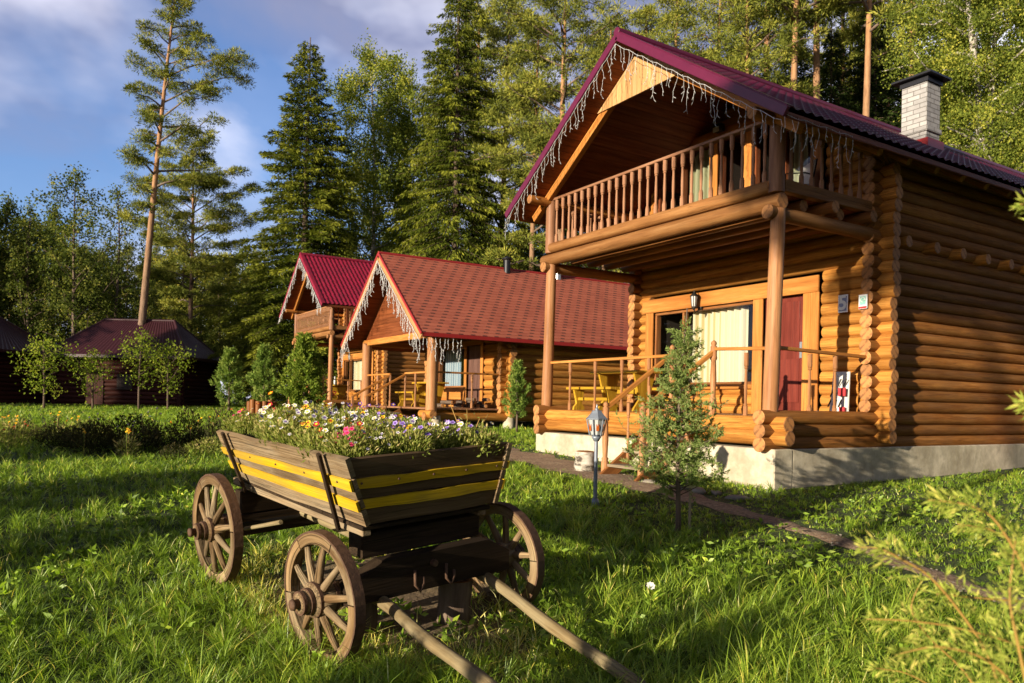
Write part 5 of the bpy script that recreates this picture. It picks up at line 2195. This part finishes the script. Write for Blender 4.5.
# --- birch between the spruces
p = at(366, 49)
tree('birch_tree', 'round topped birch between the dark spruce and the drooping spruce', gen_leafy(31, ztop(368, 40, 49) - p[2], 3.9, .16, .2, L_BIRCH, BIRCHB, 56, .15, 80, 1.0, .8, .35, .42, prof=.33), p)
p = at(405, 53)
tree('birch_tree', 'narrower paler birch close beside the drooping spruce', gen_leafy(32, ztop(402, 60, 53) - p[2], 3.2, .2, .18, L_BIRCH, BIRCHB, 48, .15, 72, .95, .8, .35, .42, prof=.33), p)
# --- pines behind the cabins
PA = gen_pine(13, 20.0, .34, 3.3, .22, (.012, .0), 52, None, 1.0)
PB = gen_pine(14, 20.0, .30, 3.7, .24, (-.01, .01), 56, None, 1.0)
PC_ = gen_pine(15, 20.0, .42, 2.9, .2, (.0, -.012), 44, None, 1.0)
TP = gen_pine(17, 20.0, .64, 2.5, .19, (.006, .0), 34, None, 1.1)
pines = [(496, 46, -6, PA, 'tall pine with forked bare limbs right of the drooping spruce'), (528, 41, 20, PC_, 'pine with pale trunk showing beside the left eave of the large cabin'),
         (556, 39, -42, PB, 'broad crowned pine with orange trunk left of the large gable'), (470, 56, 5, PB, None), (600, 47, 18, PA, None), (668, 36, 2, PB, None), (712, 40, -30, PA, None),
         (742, 35, -30, PB, None), (790, 34, -190, TP, None), (813, 37, -210, TP, None), (856, 34, -180, TP, None), (884, 48, -40, PA, None), (765, 41, -150, TP, None), (640, 52, 12, PC_, None),
         (838, 50, -20, PB, None), (910, 37, -160, TP, None), (980, 48, -50, PB, None), (1060, 42, -60, PA, None), (1120, 38, -60, PB, None), (1200, 44, -80, PC_, None)]
for k, (px, d, py, data, lab) in enumerate(pines):
    p = at(px, d)
    s_ = (ztop(px, py, d) - p[2]) / 20.0
    tree('pine_tree', lab or 'tall pine in the wood rising behind the large cabin roof', data, p, k * 1.9, s_, None if lab else 'pines behind the large cabin roof')
# dark spruces and broadleaf trees filling the wood behind the large cabin
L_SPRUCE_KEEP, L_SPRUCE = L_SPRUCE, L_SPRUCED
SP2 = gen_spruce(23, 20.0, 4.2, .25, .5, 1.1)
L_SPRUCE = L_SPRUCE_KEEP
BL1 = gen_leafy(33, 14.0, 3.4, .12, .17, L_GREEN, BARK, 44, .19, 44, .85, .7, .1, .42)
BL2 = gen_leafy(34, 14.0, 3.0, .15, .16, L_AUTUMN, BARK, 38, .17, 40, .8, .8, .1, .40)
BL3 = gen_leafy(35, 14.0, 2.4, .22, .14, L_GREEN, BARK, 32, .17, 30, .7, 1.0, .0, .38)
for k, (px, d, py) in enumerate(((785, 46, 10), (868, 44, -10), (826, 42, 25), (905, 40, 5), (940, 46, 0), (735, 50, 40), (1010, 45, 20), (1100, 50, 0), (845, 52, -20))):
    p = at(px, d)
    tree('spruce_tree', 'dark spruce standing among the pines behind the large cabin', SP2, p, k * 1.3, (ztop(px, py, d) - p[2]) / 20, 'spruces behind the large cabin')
# --- birches at the right
p = at(1000, 24)
tree('birch_tree', 'large light green birch with white limbs right of the brick chimney',
     gen_leafy(36, ztop(985, -110, 24) - p[2], 2.9, .22,   .24, L_BIRCH, BIRCHB, 40, .085, 95, 1.25, .9, .45, .30, 2), p)
p = at(1050, 27)
tree('birch_tree', 'birch cut off by the right edge of the picture', gen_leafy(37, ztop(1040, -120, 27) - p[2], 3.4, .2, .22, L_BIRCH, BIRCHB, 40, .09, 80, 1.2, .9, .45, .30), p)
# --- left side wood
left = [(28, 60, 205, BL3, 'pale half bare broadleaf tree at the far left edge'), (72, 58, 168, BL3, 'tall slender broadleaf tree left of the tall pine'), (112, 64, 186, BL3, 'thin dark broadleaf tree between the slender tree and the tall pine'),
        (2, 62, 195, BL1, None), (50, 72, 205, BL1, None), (-30, 60, 190, BL2, None), (178, 52, 238, BL2, 'yellowing birch like tree behind the hipped hut'), (218, 56, 255, BL2, 'small yellowing tree beside the dense dark spruce'),
        (205, 70, 250, BL1, None), (240, 62, 240, BL1, None), (262, 66, 260, BL1, None), (150, 74, 255, BL1, None), (98, 80, 250, BL1, None), (340, 62, 240, BL1, None), (385, 66, 230, BL1, None),
        (430, 66, 225, BL1, None), (480, 68, 210, BL1, None), (520, 64, 215, BL1, None), (560, 66, 210, BL1, None), (610, 60, 200, BL1, None), (-70, 58, 180, BL1, None), (-120, 62, 170, BL1, None), (410, 72, 250, BL1, None),
        (320, 56, 290, BL2, None), (245, 50, 300, BL1, None), (200, 47, 310, BL1, None), (270, 47, 320, BL1, None)]
for k, (px, d, py, data, lab) in enumerate(left):
    p = at(px, d)
    s_ = (ztop(px, py, d) - p[2]) / 14.0
    tree('broadleaf_tree', lab or 'green broadleaf tree in the wood behind the farther cabins and huts', data, p, k * 2.1, s_, None if lab else 'broadleaf trees in the wood behind the cabins')
# far pines with bare trunks behind the huts
FP = gen_pine(16, 20.0, .45, 2.4, .2, (0, 0), 30, None, .8, .34)
for k in range(44):
    px = -60 + 250 * ((k * .618) % 1) if k < 30 else 190 + 400 * ((k * .618) % 1)
    d = random.uniform(74, 104)
    p = at(px, d)
    s_ = (ztop(px, random.uniform(238, 272), d) - p[2]) / 20
    tree('pine_tree', 'distant straight pine with bare trunk in the far wood behind the huts', FP, p, k, s_, 'distant pines behind the huts')

# --- trees and shrubs left of and behind the camera, whose shadows fall into the picture
tree('pine_tree', 'pine growing on the lawn behind the viewer, shading the balcony', gen_pine(61, 11.0, .66, 1.7, .10, (-.15, 0), 44, (PI, .25), 1.6), (.1, -10.5, float(gz(.1, -10.5))))
for k, (x, y, s_) in enumerate(((-39.5, -14, .52), (-45.5, -15, .55), (-51, -13, .5), (-36.0, -30, .62), (-58, -20, .8), (-66, -30, .9), (-50, -34, .62), (-57, -36, .66), (-72, -34, .7), (-80, -30, .68), (-88, -34, .7), (-96, -38, .75), (-43, -36, .55), (-37.5, -17, .80), (-43, -22, .9), (-49, -25, .95), (-56, -25, 1.0))):
    tree('spruce_tree', 'spruce on the left lawn shading the dark log huts', SP2, (x, y, float(gz(x, y))), k, s_, 'spruces left of the lawn')
for k, (x, y, s_) in enumerate(((9.5, -4, 1.0), (10.5, 3, 1.15), (8.5, 10, 1.05), (11, 17, 1.2), (9, 24, 1.1), (12, 31, 1.2), (14, -11, 1.1), (16, 8, 1.3), (16, 22, 1.3))):
    tree('broadleaf_tree' if k % 2 else 'spruce_tree', 'leafy tree right of the viewer at the edge of the wood' if k % 2 else 'dark spruce right of the viewer at the edge of the wood', BL1 if k % 2 else SP2,
         (x, y, float(gz(x, y))), k, s_ * (1.1 if k % 2 else .85), 'leafy trees right of the viewer' if k % 2 else 'spruces right of the viewer')
SHB = gen_column(62, 2.4, .55, 9000, .10, .03, L_JUNIPER, .05, 'flame', 1.0, .05)  # unseen shrubs, added to throw shadow bands across the lawn
for k, (x, y, s_) in enumerate(((-8.9, -5.2, 1.1), (-8.1, -5.6, 1.0), (-6.9, -3.4, .75), (-6.4, -3.7, .7), (-12.6, -5.4, 1.1), (-13.4, -5.8, 1.2), (-1.75, -2.7, .66), (-2.5, -3.6, .6))):
    tree('juniper_shrub', 'unseen upright juniper added left of the cart to shade the lawn', SHB, (x, y, float(gz(x, y))), k, s_, 'added shade junipers left of the cart', 'shrub')

# --- garden shrubs and saplings
COLS = [gen_column(41, 3.1, .60, 13000, .13, .045, L_THUJA, .06), gen_column(42, 2.6, .46, 9000, .11, .03, L_JUNIPER, .05, 'flame', 1.6, .16, .4), gen_column(43, 2.6, .52, 7500, .12, .03, L_JUNIPER, .05, 'flame', 1.0, .1, .4)]
for px, d, py, k, lab in ((304, 27.5, 331, 0, 'large bright green thuja in front of the farthest cabin'), (264, 30, 342, 1, 'slim upright juniper with pale trunk left of the large thuja'), (229, 32, 346, 2, 'wide ragged juniper beside the hipped log hut')):
    p = at(px, d)
    h0 = (3.1, 2.6, 2.6)[k]
    s_ = (ztop(px, py, d) - p[2]) / h0
    tree('thuja_shrub' if k == 0 else 'juniper_shrub', lab, COLS[k], p, .4 * k, s_, None, 'shrub')
p = at(517, 19.3)
tree('juniper_shrub', 'small slim juniper between the shingled cabin and the large cabin', gen_column(44, ztop(517, 357, 19.3) - p[2], .27, 6500, .08, .02, L_JUNIPER, .03, 'flame', 1.5, .22, .5), p, 0, 1, None, 'shrub')
p = at(681, 7.35)
hJ = ztop(681, 300, 7.35) - p[2]


def near_juniper(seed, h):
    """open young juniper: whorled arching branches with short needle sprays"""
    rg = np.random.default_rng(seed)
    tb = MB()
    path = bend_path(h, (.0, .0), rg, wob_=.04)
    tb.tube(path, [.026 * (1 - .9 * k / 9) + .003 for k in range(10)], 8, rnd=.4)
    PP, DD, RR = [], [], []
    for k in range(120):
        t = .24 + .74 * (k + rg.random()) / 120
        th = k * 2.4 + rg.uniform(-.4, .4)
        prof = np.interp(t, [.22, .30, .40, .5, .62, .75, .88, 1.0], [.36, .47, .50, .40, .25, .14, .07, .03])
        Lb = prof * rg.uniform(.55, 1.18)
        d0 = np.array([math.cos(th), math.sin(th), rg.uniform(.25, .75)])
        p0 = on(path, t * .95 - .03)
        pts = []
        for s_ in np.linspace(0, 1, 5): pts.append(p0 + d0 * Lb * s_ + np.array([0, 0, .10 * Lb * s_ ** 2 - .12 * Lb * s_]))
        tb.tube(pts, [.006, .005, .004, .003, .0015], 4, rnd=.3)
        pts = np.array(pts)
        m = int(70 + Lb * 640)
        s_ = rg.uniform(.18, 1.0, m)
        bp = np.stack([np.interp(s_, np.linspace(0, 1, 5), pts[:, q]) for q in range(3)], 1)
        # side twigs
        tw = rg.integers(0, max(3, int(Lb * 22)), m)
        rgt = np.random.default_rng(seed * 1000 + k)
        tdir = unit(rgt.normal(size=(60, 3)) + d0 * .7 + np.array([0, 0, .15]))
        tpos = rgt.uniform(.2, 1.0, 60)
        bp = np.stack([np.interp(tpos[tw], np.linspace(0, 1, 5), pts[:, q]) for q in range(3)], 1) + tdir[tw] * (rg.random(m) * .15)[:, None]
        PP.append(bp)
        DD.append(tdir[tw] + rg.normal(size=(m, 3)) * .75)
        RR.append(np.clip(.3 + rg.normal() * .12 + .45 * tpos[tw] + rg.normal(size=m) * .15, 0, 1))
    P, D, R_ = np.concatenate(PP), np.concatenate(DD), np.concatenate(RR)
    return tb.data('trunk', BARK), leaf_mesh('crown', P, D, .032 * rg.uniform(.7, 1.4, len(P)), .010 * rg.uniform(.7, 1.3, len(P)), R_, L_JUN2, rg)


tree('juniper_shrub', 'young open juniper with reddish stem in front of the cabin steps', near_juniper(45, hJ), p, .3, 1, None, 'shrub')

for k, (px, d, py, R, lab) in enumerate(((44, 31, 338, 1.15, 'leftmost orchard sapling with arching leaves'), (93, 32, 354, .95, 'low bushy orchard sapling in front of the dark hut wall'),
                                         (139, 32.5, 330, 1.0, 'taller upright orchard sapling with pale thin trunk'), (168, 33, 346, 1.15, 'round leafy orchard sapling nearest the hut corner'))):
    p = at(px, d)
    h = ztop(px, py, d) - p[2]
    tree('orchard_sapling', lab, gen_leafy(51 + k, h, R * .88, .30, .045, L_ORCH, BARK, 15, .11, 16, 1.1, 1.1 if k % 2 else .8, .15, .26), p, 0, 1)

# --- flower bed on the left: dark bushes, marigolds, asters
BUSH = [plant_mesh('foliage', n_, r_, h_, .075, .026, m_, 60 + k, u_) for k, (n_, r_, h_, m_, u_) in enumerate(((1200, .42, .60, L_BED, .9), (700, .30, .80, L_BED, 1.6), (800, .46, .42, L_FLOW, 1.1), (600, .34, .52, L_BED, 1.3)))]
bed = [(88, 13.2), (118, 13.6), (70, 13.9), (160, 13.0), (185, 13.5), (140, 13.4), (205, 13.2), (40, 13.5), (10, 13.8), (102, 12.8), (172, 12.6), (220, 13.9), (55, 12.9), (-20, 13.2), (132, 14.4), (236, 14.6), (24, 14.6), (195, 14.5), (80, 14.8)]
for k, (px, d) in enumerate(bed):
    p = at(px + random.uniform(-6, 6), d + random.uniform(-.8, .5))
    T = thing('flower_bed_bush', 'dark leafy low bush in the flower bed on the left lawn', 'bush', (p[0], p[1], p[2] - .03), k * 1.1, 'dark bushes in the flower bed', random.uniform(.5, 1.1))
    link('foliage', BUSH[(k * 7 // 3) % 4], T)
def flower_proto(name, label, c0, c1, n, h, r, seed, grp, spread=.16):
    rg = random.Random(seed)
    T = thing(name, label, 'flower', (0, 0, -50), 0, grp)
    link('foliage', plant_mesh('foliage', 160 if n > 1 else 30, spread, h * .75, .08, .018, L_GRASS if n == 1 else (L_BED if seed % 2 else L_FLOW), seed, 1.2), T)
    for k in range(n):
        x, y = rg.uniform(-spread, spread), rg.uniform(-spread, spread)
        z = h * rg.uniform(.8, 1.1)
        s_ = MB()
        s_.tube([(x * .5, y * .5, 0), (x * .8, y * .8, z * .6), (x, y, z)], .004, 4)
        st = s_.build('stem', L_FLOW, T)
        b = MB()
        bloom(b, np.array([x, y, z]), r, (rg.uniform(.2, .9), rg.uniform(-.9, -.1), .8), 0, 1, 8, k)
        b.build('blossom', [PETAL[c0], PETAL[c1]], st)
    return T


def scatter(T, spots, s0=.8, s1=1.2):
    for k, (px, d) in enumerate(spots):
        p = at(px, d)
        s_ = random.uniform(s0, s1)
        if k == 0: T.location, T.scale = p, (s_,) * 3
        else: dup(T, p, random.uniform(-.5, .5), s_)


scatter(flower_proto('marigold_plant', 'orange marigold plant flowering in the left flower bed', 'orange', 'yellow', 2, .50, .026, 70, 'orange marigolds in the flower bed'),
        [(6, 15.2), (62, 13.2), (130, 12.3), (172, 14.6), (12, 14.0), (215, 15.4)])
scatter(flower_proto('yellow_daisy', 'yellow daisy plant flowering in the left flower bed', 'yellow', 'orange', 3, .48, .022, 71, 'yellow daisies in the flower bed'),
        [(56, 15.0), (76, 14.0), (14, 13.2), (208, 14.8), (196, 15.2), (128, 12.0), (190, 13.8), (85, 12.2)])
scatter(flower_proto('red_salvia', 'red flowering plant in the left flower bed', 'red', 'orange', 4, .42, .022, 72, 'red flowers in the flower bed'), [(8, 12.6), (20, 12.9)])
scatter(flower_proto('pale_aster', 'pale blue aster plant flowering in the left flower bed', 'violet', 'yellow', 5, .55, .016, 73, 'pale asters in the flower bed'), [(90, 12.9), (150, 13.6), (128, 12.8)])
scatter(flower_proto('tall_marigold', 'single tall orange flower by the slim juniper', 'orange', 'yellow', 1, 1.0, .10, 74, None, .08), [(270, 28)])
# a rough timber planter behind the cart
p = at(262, 27)
T = thing('timber_planter', 'weathered round timber planter below the slim juniper', 'planter', tuple(p))
b = MB()
for k in range(12):
    th = 2 * PI * k / 12
    b.rod((.42 * math.cos(th), .42 * math.sin(th), -.05), (.42 * math.cos(th), .42 * math.sin(th), .55 + .05 * math.sin(k * 2)), .10, None, 8)
b.build('log_ring', BROWNLOG, T)
link('foliage', plant_mesh('foliage', 260, .4, .8, .12, .03, L_FLOW, 80), T)
# clover-like white flower heads in the front grass
scatter(flower_proto('white_clover', 'small white flower head standing in the front grass', 'white', 'white', 1, .22, .03, 75, None, .03), [(655, 5.2)])


# ------------------------------------------------------------------ feathery plant close to the camera at the right
def feathery():
    p = fwd * 1.25 + rt * 1.02
    base = np.array([p[0], p[1], float(gz(p[0], p[1]))])
    T = thing('feathery_plant', 'tall feathery yellow green plant with arching orange stems close to the camera', 'plant', tuple(base))
    rg = np.random.default_rng(91)
    st = MB()
    PP, DD, RR = [], [], []

    def W(px, py, d): return fwd * d + rt * ((px - 512) / F_PX * d) + np.array([0, 0, ztop(px, py, d)]) - base

    arcs = [[(1010, 700, 1.3), (990, 645, 1.3), (935, 575, 1.3), (905, 560, 1.3), (885, 548, 1.3), (862, 547, 1.32)],
            [(1060, 640, 1.2), (1024, 560, 1.2), (995, 515, 1.2), (965, 503, 1.2), (930, 500, 1.22)],
            [(1060, 660, 1.35), (1010, 640, 1.35), (950, 625, 1.35), (905, 620, 1.35), (870, 619, 1.36)],
            [(1080, 600, 1.4), (1030, 602, 1.4), (980, 598, 1.4), (940, 594, 1.4)],
            [(1030, 720, 1.15), (1018, 680, 1.15), (985, 655, 1.15), (940, 645, 1.15), (900, 655, 1.16)],
            [(1000, 720, 1.5), (970, 670, 1.5), (935, 640, 1.5), (912, 610, 1.5), (925, 580, 1.52)],
            [(1060, 560, 1.45), (1024, 545, 1.45), (990, 528, 1.45), (960, 524, 1.46)],
            [(1040, 720, 1.05), (1024, 650, 1.05), (1012, 600, 1.05), (1018, 540, 1.06)],
            [(1110, 720, 1.3), (1085, 520, 1.3), (1070, 320, 1.3), (1040, 205, 1.3), (1016, 204, 1.31)],
            [(1120, 720, 1.25), (1090, 560, 1.25), (1070, 440, 1.25), (1042, 405, 1.25), (1018, 404, 1.26)],
            [(980, 720, 1.6), (945, 690, 1.6), (910, 672, 1.6), (880, 668, 1.6)]]
    for a_ in arcs:
        K = [W(*q) for q in a_]
        K = np.array([np.array([.05 * rg.normal(), .05 * rg.normal(), 0.0])] + K)
        t = np.linspace(0, len(K) - 1, 24)
        C = np.stack([np.interp(t, np.arange(len(K)), K[:, q]) for q in range(3)], 1)
        for _ in range(2): C[1:-1] = (C[:-2] + 2 * C[1:-1] + C[2:]) / 4
        st.tube(C, list(np.linspace(.0032, .0009, 24)), 6)
        m = 300
        s_ = rg.uniform(.22, 1.0, m)
        bp = np.stack([np.interp(s_ * 23, np.arange(24), C[:, q]) for q in range(3)], 1)
        tang = np.stack([np.interp(np.clip(s_ * 23 + 1, 0, 23), np.arange(24), C[:, q]) for q in range(3)], 1) - bp
        sd = unit(np.cross(unit(tang + 1e-6), rg.normal(size=(m, 3))))
        tw = rg.uniform(0, .04, m) * np.sin(np.clip(s_, .1, 1) * 2.8 + .2)
        PP.append(bp + sd * tw[:, None])
        DD.append(sd * .8 + unit(tang + 1e-6) * .8 + rg.normal(size=(m, 3)) * .3)
        RR.append(np.clip(.5 + rg.normal(size=m) * .25, 0, 1))
    st.build('stem', STEMO, T)
    P, D, R_ = np.concatenate(PP), np.concatenate(DD), np.concatenate(RR)
    link('foliage', leaf_mesh('foliage', P, D, .020 * rg.uniform(.5, 1.3, len(P)), .0036, R_, L_FERN, rg), T)


feathery()


# ------------------------------------------------------------------ grass
def gravel():
    rg = np.random.default_rng(8)
    b = MB()
    for k in range(260):
        i = rg.integers(0, len(PC))
        x, y = PC[i, 0] + rg.normal() * PC[i, 2] * .7 + rg.uniform(-.1, .1), PC[i, 1] + rg.normal() * PC[i, 2] * .7
        r_ = rg.uniform(.006, .02)
        z = float(gz(x, y)) + .012
        ph = rg.uniform(0, 6)
        b.lathe((x, y, z - r_ * .4), (rg.normal() * .2, rg.normal() * .2, 1), [(0, r_ * .6), (r_ * .35, r_), (r_ * .75, r_ * .7), (r_ * .9, r_ * .15)], 6, 0, True, ph=ph)
    tag(b.build('gravel', STONE), kind='stuff')


gravel()


def grass():
    rg = np.random.default_rng(5)
    out = []
    for (d0, d1, dens, w, hm) in ((2.0, 3.6, 5600, .0034, .85), (3.6, 5.5, 4200, .0042, .85), (5.5, 8, 2600, .0055, .8), (8, 12, 1400, .0075, .72), (12, 20, 560, .012, .68), (20, 34, 150, .022, .7), (34, 60, 45, .035, .7)):
        lat = d1 * .80 + 2.8
        n = int((d1 - d0) * 2 * lat * dens)
        d = rg.uniform(d0, d1, n)
        l = rg.uniform(-lat, lat, n)
        k = np.where(l > 0, l < d * .78 + (2.6 if d0 > 3 else 1.4), -l < d * .78 + (1.6 if d0 > 3 else .8))
        out.append(np.stack([d[k], l[k], np.full(k.sum(), w), np.full(k.sum(), hm)], 1))
    A = np.concatenate(out)
    x = A[:, 0] * fwd[0] + A[:, 1] * rt[0]
    y = A[:, 0] * fwd[1] + A[:, 1] * rt[1]
    keep = np.ones(len(x), bool)
    pdist = np.full(len(x), 5.0)
    near = (A[:, 0] < 17)
    pdist[near] = path_dist(x[near], y[near])
    keep &= (pdist + .14 * wob(x, y, 5.0, 41) > rg.uniform(-.28, .05, len(x)))
    for (x0, x1, y0, y1) in ((-12.0, -6.45, 8.05, 20), (-23.2, -18.0, 8.8, 20), (-35.3, -30.2, 10.1, 19)):
        keep &= ~((x > x0) & (x < x1) & (y > y0) & (y < y1))
    # trodden bare earth below the cart
    ci = CM.inverted()
    cx, cy = np.array(ci[0])[:3], np.array(ci[1])[:3]
    zz = gz(x, y)
    lf = cx[0] * x + cx[1] * y + cx[2] * zz + ci[0][3]
    ll = cy[0] * x + cy[1] * y + cy[2] * zz + ci[1][3]
    e = ((lf + .70) / 1.30) ** 2 + ((ll - .80) / .68) ** 2
    keep &= (e > rg.uniform(.5, 1.25, len(x)))
    x, y, A, pdist, e = x[keep], y[keep], A[keep], pdist[keep], e[keep]
    n = len(x)
    # blades stand in tufts: pull most of them towards tuft centres
    cs = np.where(A[:, 0] < 6, .115, np.where(A[:, 0] < 12, .17, .30))
    ix, iy = np.floor(x / cs), np.floor(y / cs)
    hh = np.sin(ix * 127.1 + iy * 311.7) * 43758.5453
    h2 = np.sin(ix * 269.5 + iy * 183.3) * 43758.5453
    h1, h2 = hh - np.floor(hh), h2 - np.floor(h2)
    tx, ty = (ix + .15 + .7 * h1) * cs, (iy + .15 + .7 * h2) * cs
    pull = np.where(rg.random(n) < .72, rg.uniform(.55, .92, n), 0)
    ox, oy = x - tx, y - ty
    x, y = x - ox * pull, y - oy * pull
    tuft_th = np.arctan2(oy, ox)
    tuft_h = .62 + .85 * (h1 * 7.3 % 1.0)
    tuft_c = (h2 * 5.7 % 1.0) - .5
    cl = wob(x, y, 2.2, 31) * .5 + wob(x, y, 6.5, 32) * .5
    big = wob(x, y, .7, 33)
    dd = A[:, 0]
    h = (.15 + .085 * cl + .04 * big) * A[:, 3] * rg.uniform(.4, 1.3, n) * tuft_h
    tall = (rg.random(n) < .05) & (dd < 12)
    h[tall] *= 1.7
    short = np.clip(pdist / .28, .32, 1)
    lawn_r = 1 - .45 * np.clip((x + 7.6) / 1.2, 0, 1) * np.clip((y - 4.6) / 1.2, 0, 1)
    h = np.clip(h * short * lawn_r, .025, .42)
    z = gz(x, y) - .01
    th = np.where(pull > 0, tuft_th + rg.normal(size=n) * .7, rg.uniform(0, 2 * PI, n))
    lean = rg.uniform(.25, 1.25, n) * (1 + .3 * tall)
    dirv = np.stack([np.cos(th), np.sin(th), np.zeros(n)], 1)
    ph = th + PI / 2 + rg.normal(size=n) * .5
    sd = np.stack([np.cos(ph), np.sin(ph), np.zeros(n)], 1)
    w = A[:, 2] * rg.uniform(.7, 1.9, n)
    B0 = np.stack([x, y, z], 1)
    vs = []
    for t, ww in ((0, 1.0), (.38, .92), (.72, .62)):
        c = B0 + dirv * (lean * h * t ** 1.8)[:, None] + np.array([0, 0, 1.]) * (h * t * (1 - .35 * lean * t))[:, None]
        vs += [c - sd * (w * ww / 2)[:, None], c + sd * (w * ww / 2)[:, None]]
    tip = B0 + dirv * (lean * h)[:, None] + np.array([0, 0, 1.]) * (h * (1 - .35 * lean))[:, None]
    vs.append(tip)
    V = np.stack(vs, 1).reshape(-1, 3)
    b = np.arange(n)[:, None] * 7
    F = np.concatenate([b + np.array([0, 1, 3, 2]), b + np.array([2, 3, 5, 4]), b + np.array([4, 5, 6])], 1).ravel()
    tot = np.tile(np.array([4, 4, 3]), n)
    rn = np.clip(.40 + .16 * cl + .14 * big + .42 * tuft_c + rg.normal(size=n) * .15, 0, .93)
    dry = rg.random(n) < (.025 + .06 * np.clip(-big, 0, 1) + .5 * (e < 1.5))
    rn[dry] = rg.uniform(.9, 1.0, dry.sum())
    o = link('grass', arr_mesh('grass', V, F, tot, L_GRASS, np.repeat(rn, 7)))
    tag(o, kind='stuff')
    # broad leaved weeds between the blades
    m = 2600
    d = rg.uniform(2.1, 9, m) ** 1.0
    l = rg.uniform(-1, 1, m) * (d * .75)
    xx, yy = d * fwd[0] + l * rt[0], d * fwd[1] + l * rt[1]
    ok = (path_dist(xx, yy) > .1) & ~((xx > -12.2) & (xx < -6.3) & (yy > 8.0)) & (wob(xx, yy, 3.0, 36) > .05)
    xx, yy = xx[ok], yy[ok]
    m = len(xx)
    P = np.repeat(np.stack([xx, yy, gz(xx, yy) + rg.uniform(.02, .10, m)], 1), 5, 0)
    D = rg.normal(size=P.shape) * np.array([1, 1, .25]) + np.array([0, 0, .35])
    o = link('weeds', leaf_mesh('weeds', P, D, .07 * rg.uniform(.5, 1.3, len(P)), .028, np.clip(rg.normal(size=len(P)) * .15 + .45, 0, .9), L_GRASS, rg))
    tag(o, kind='stuff')
    return n


print('grass blades', grass())
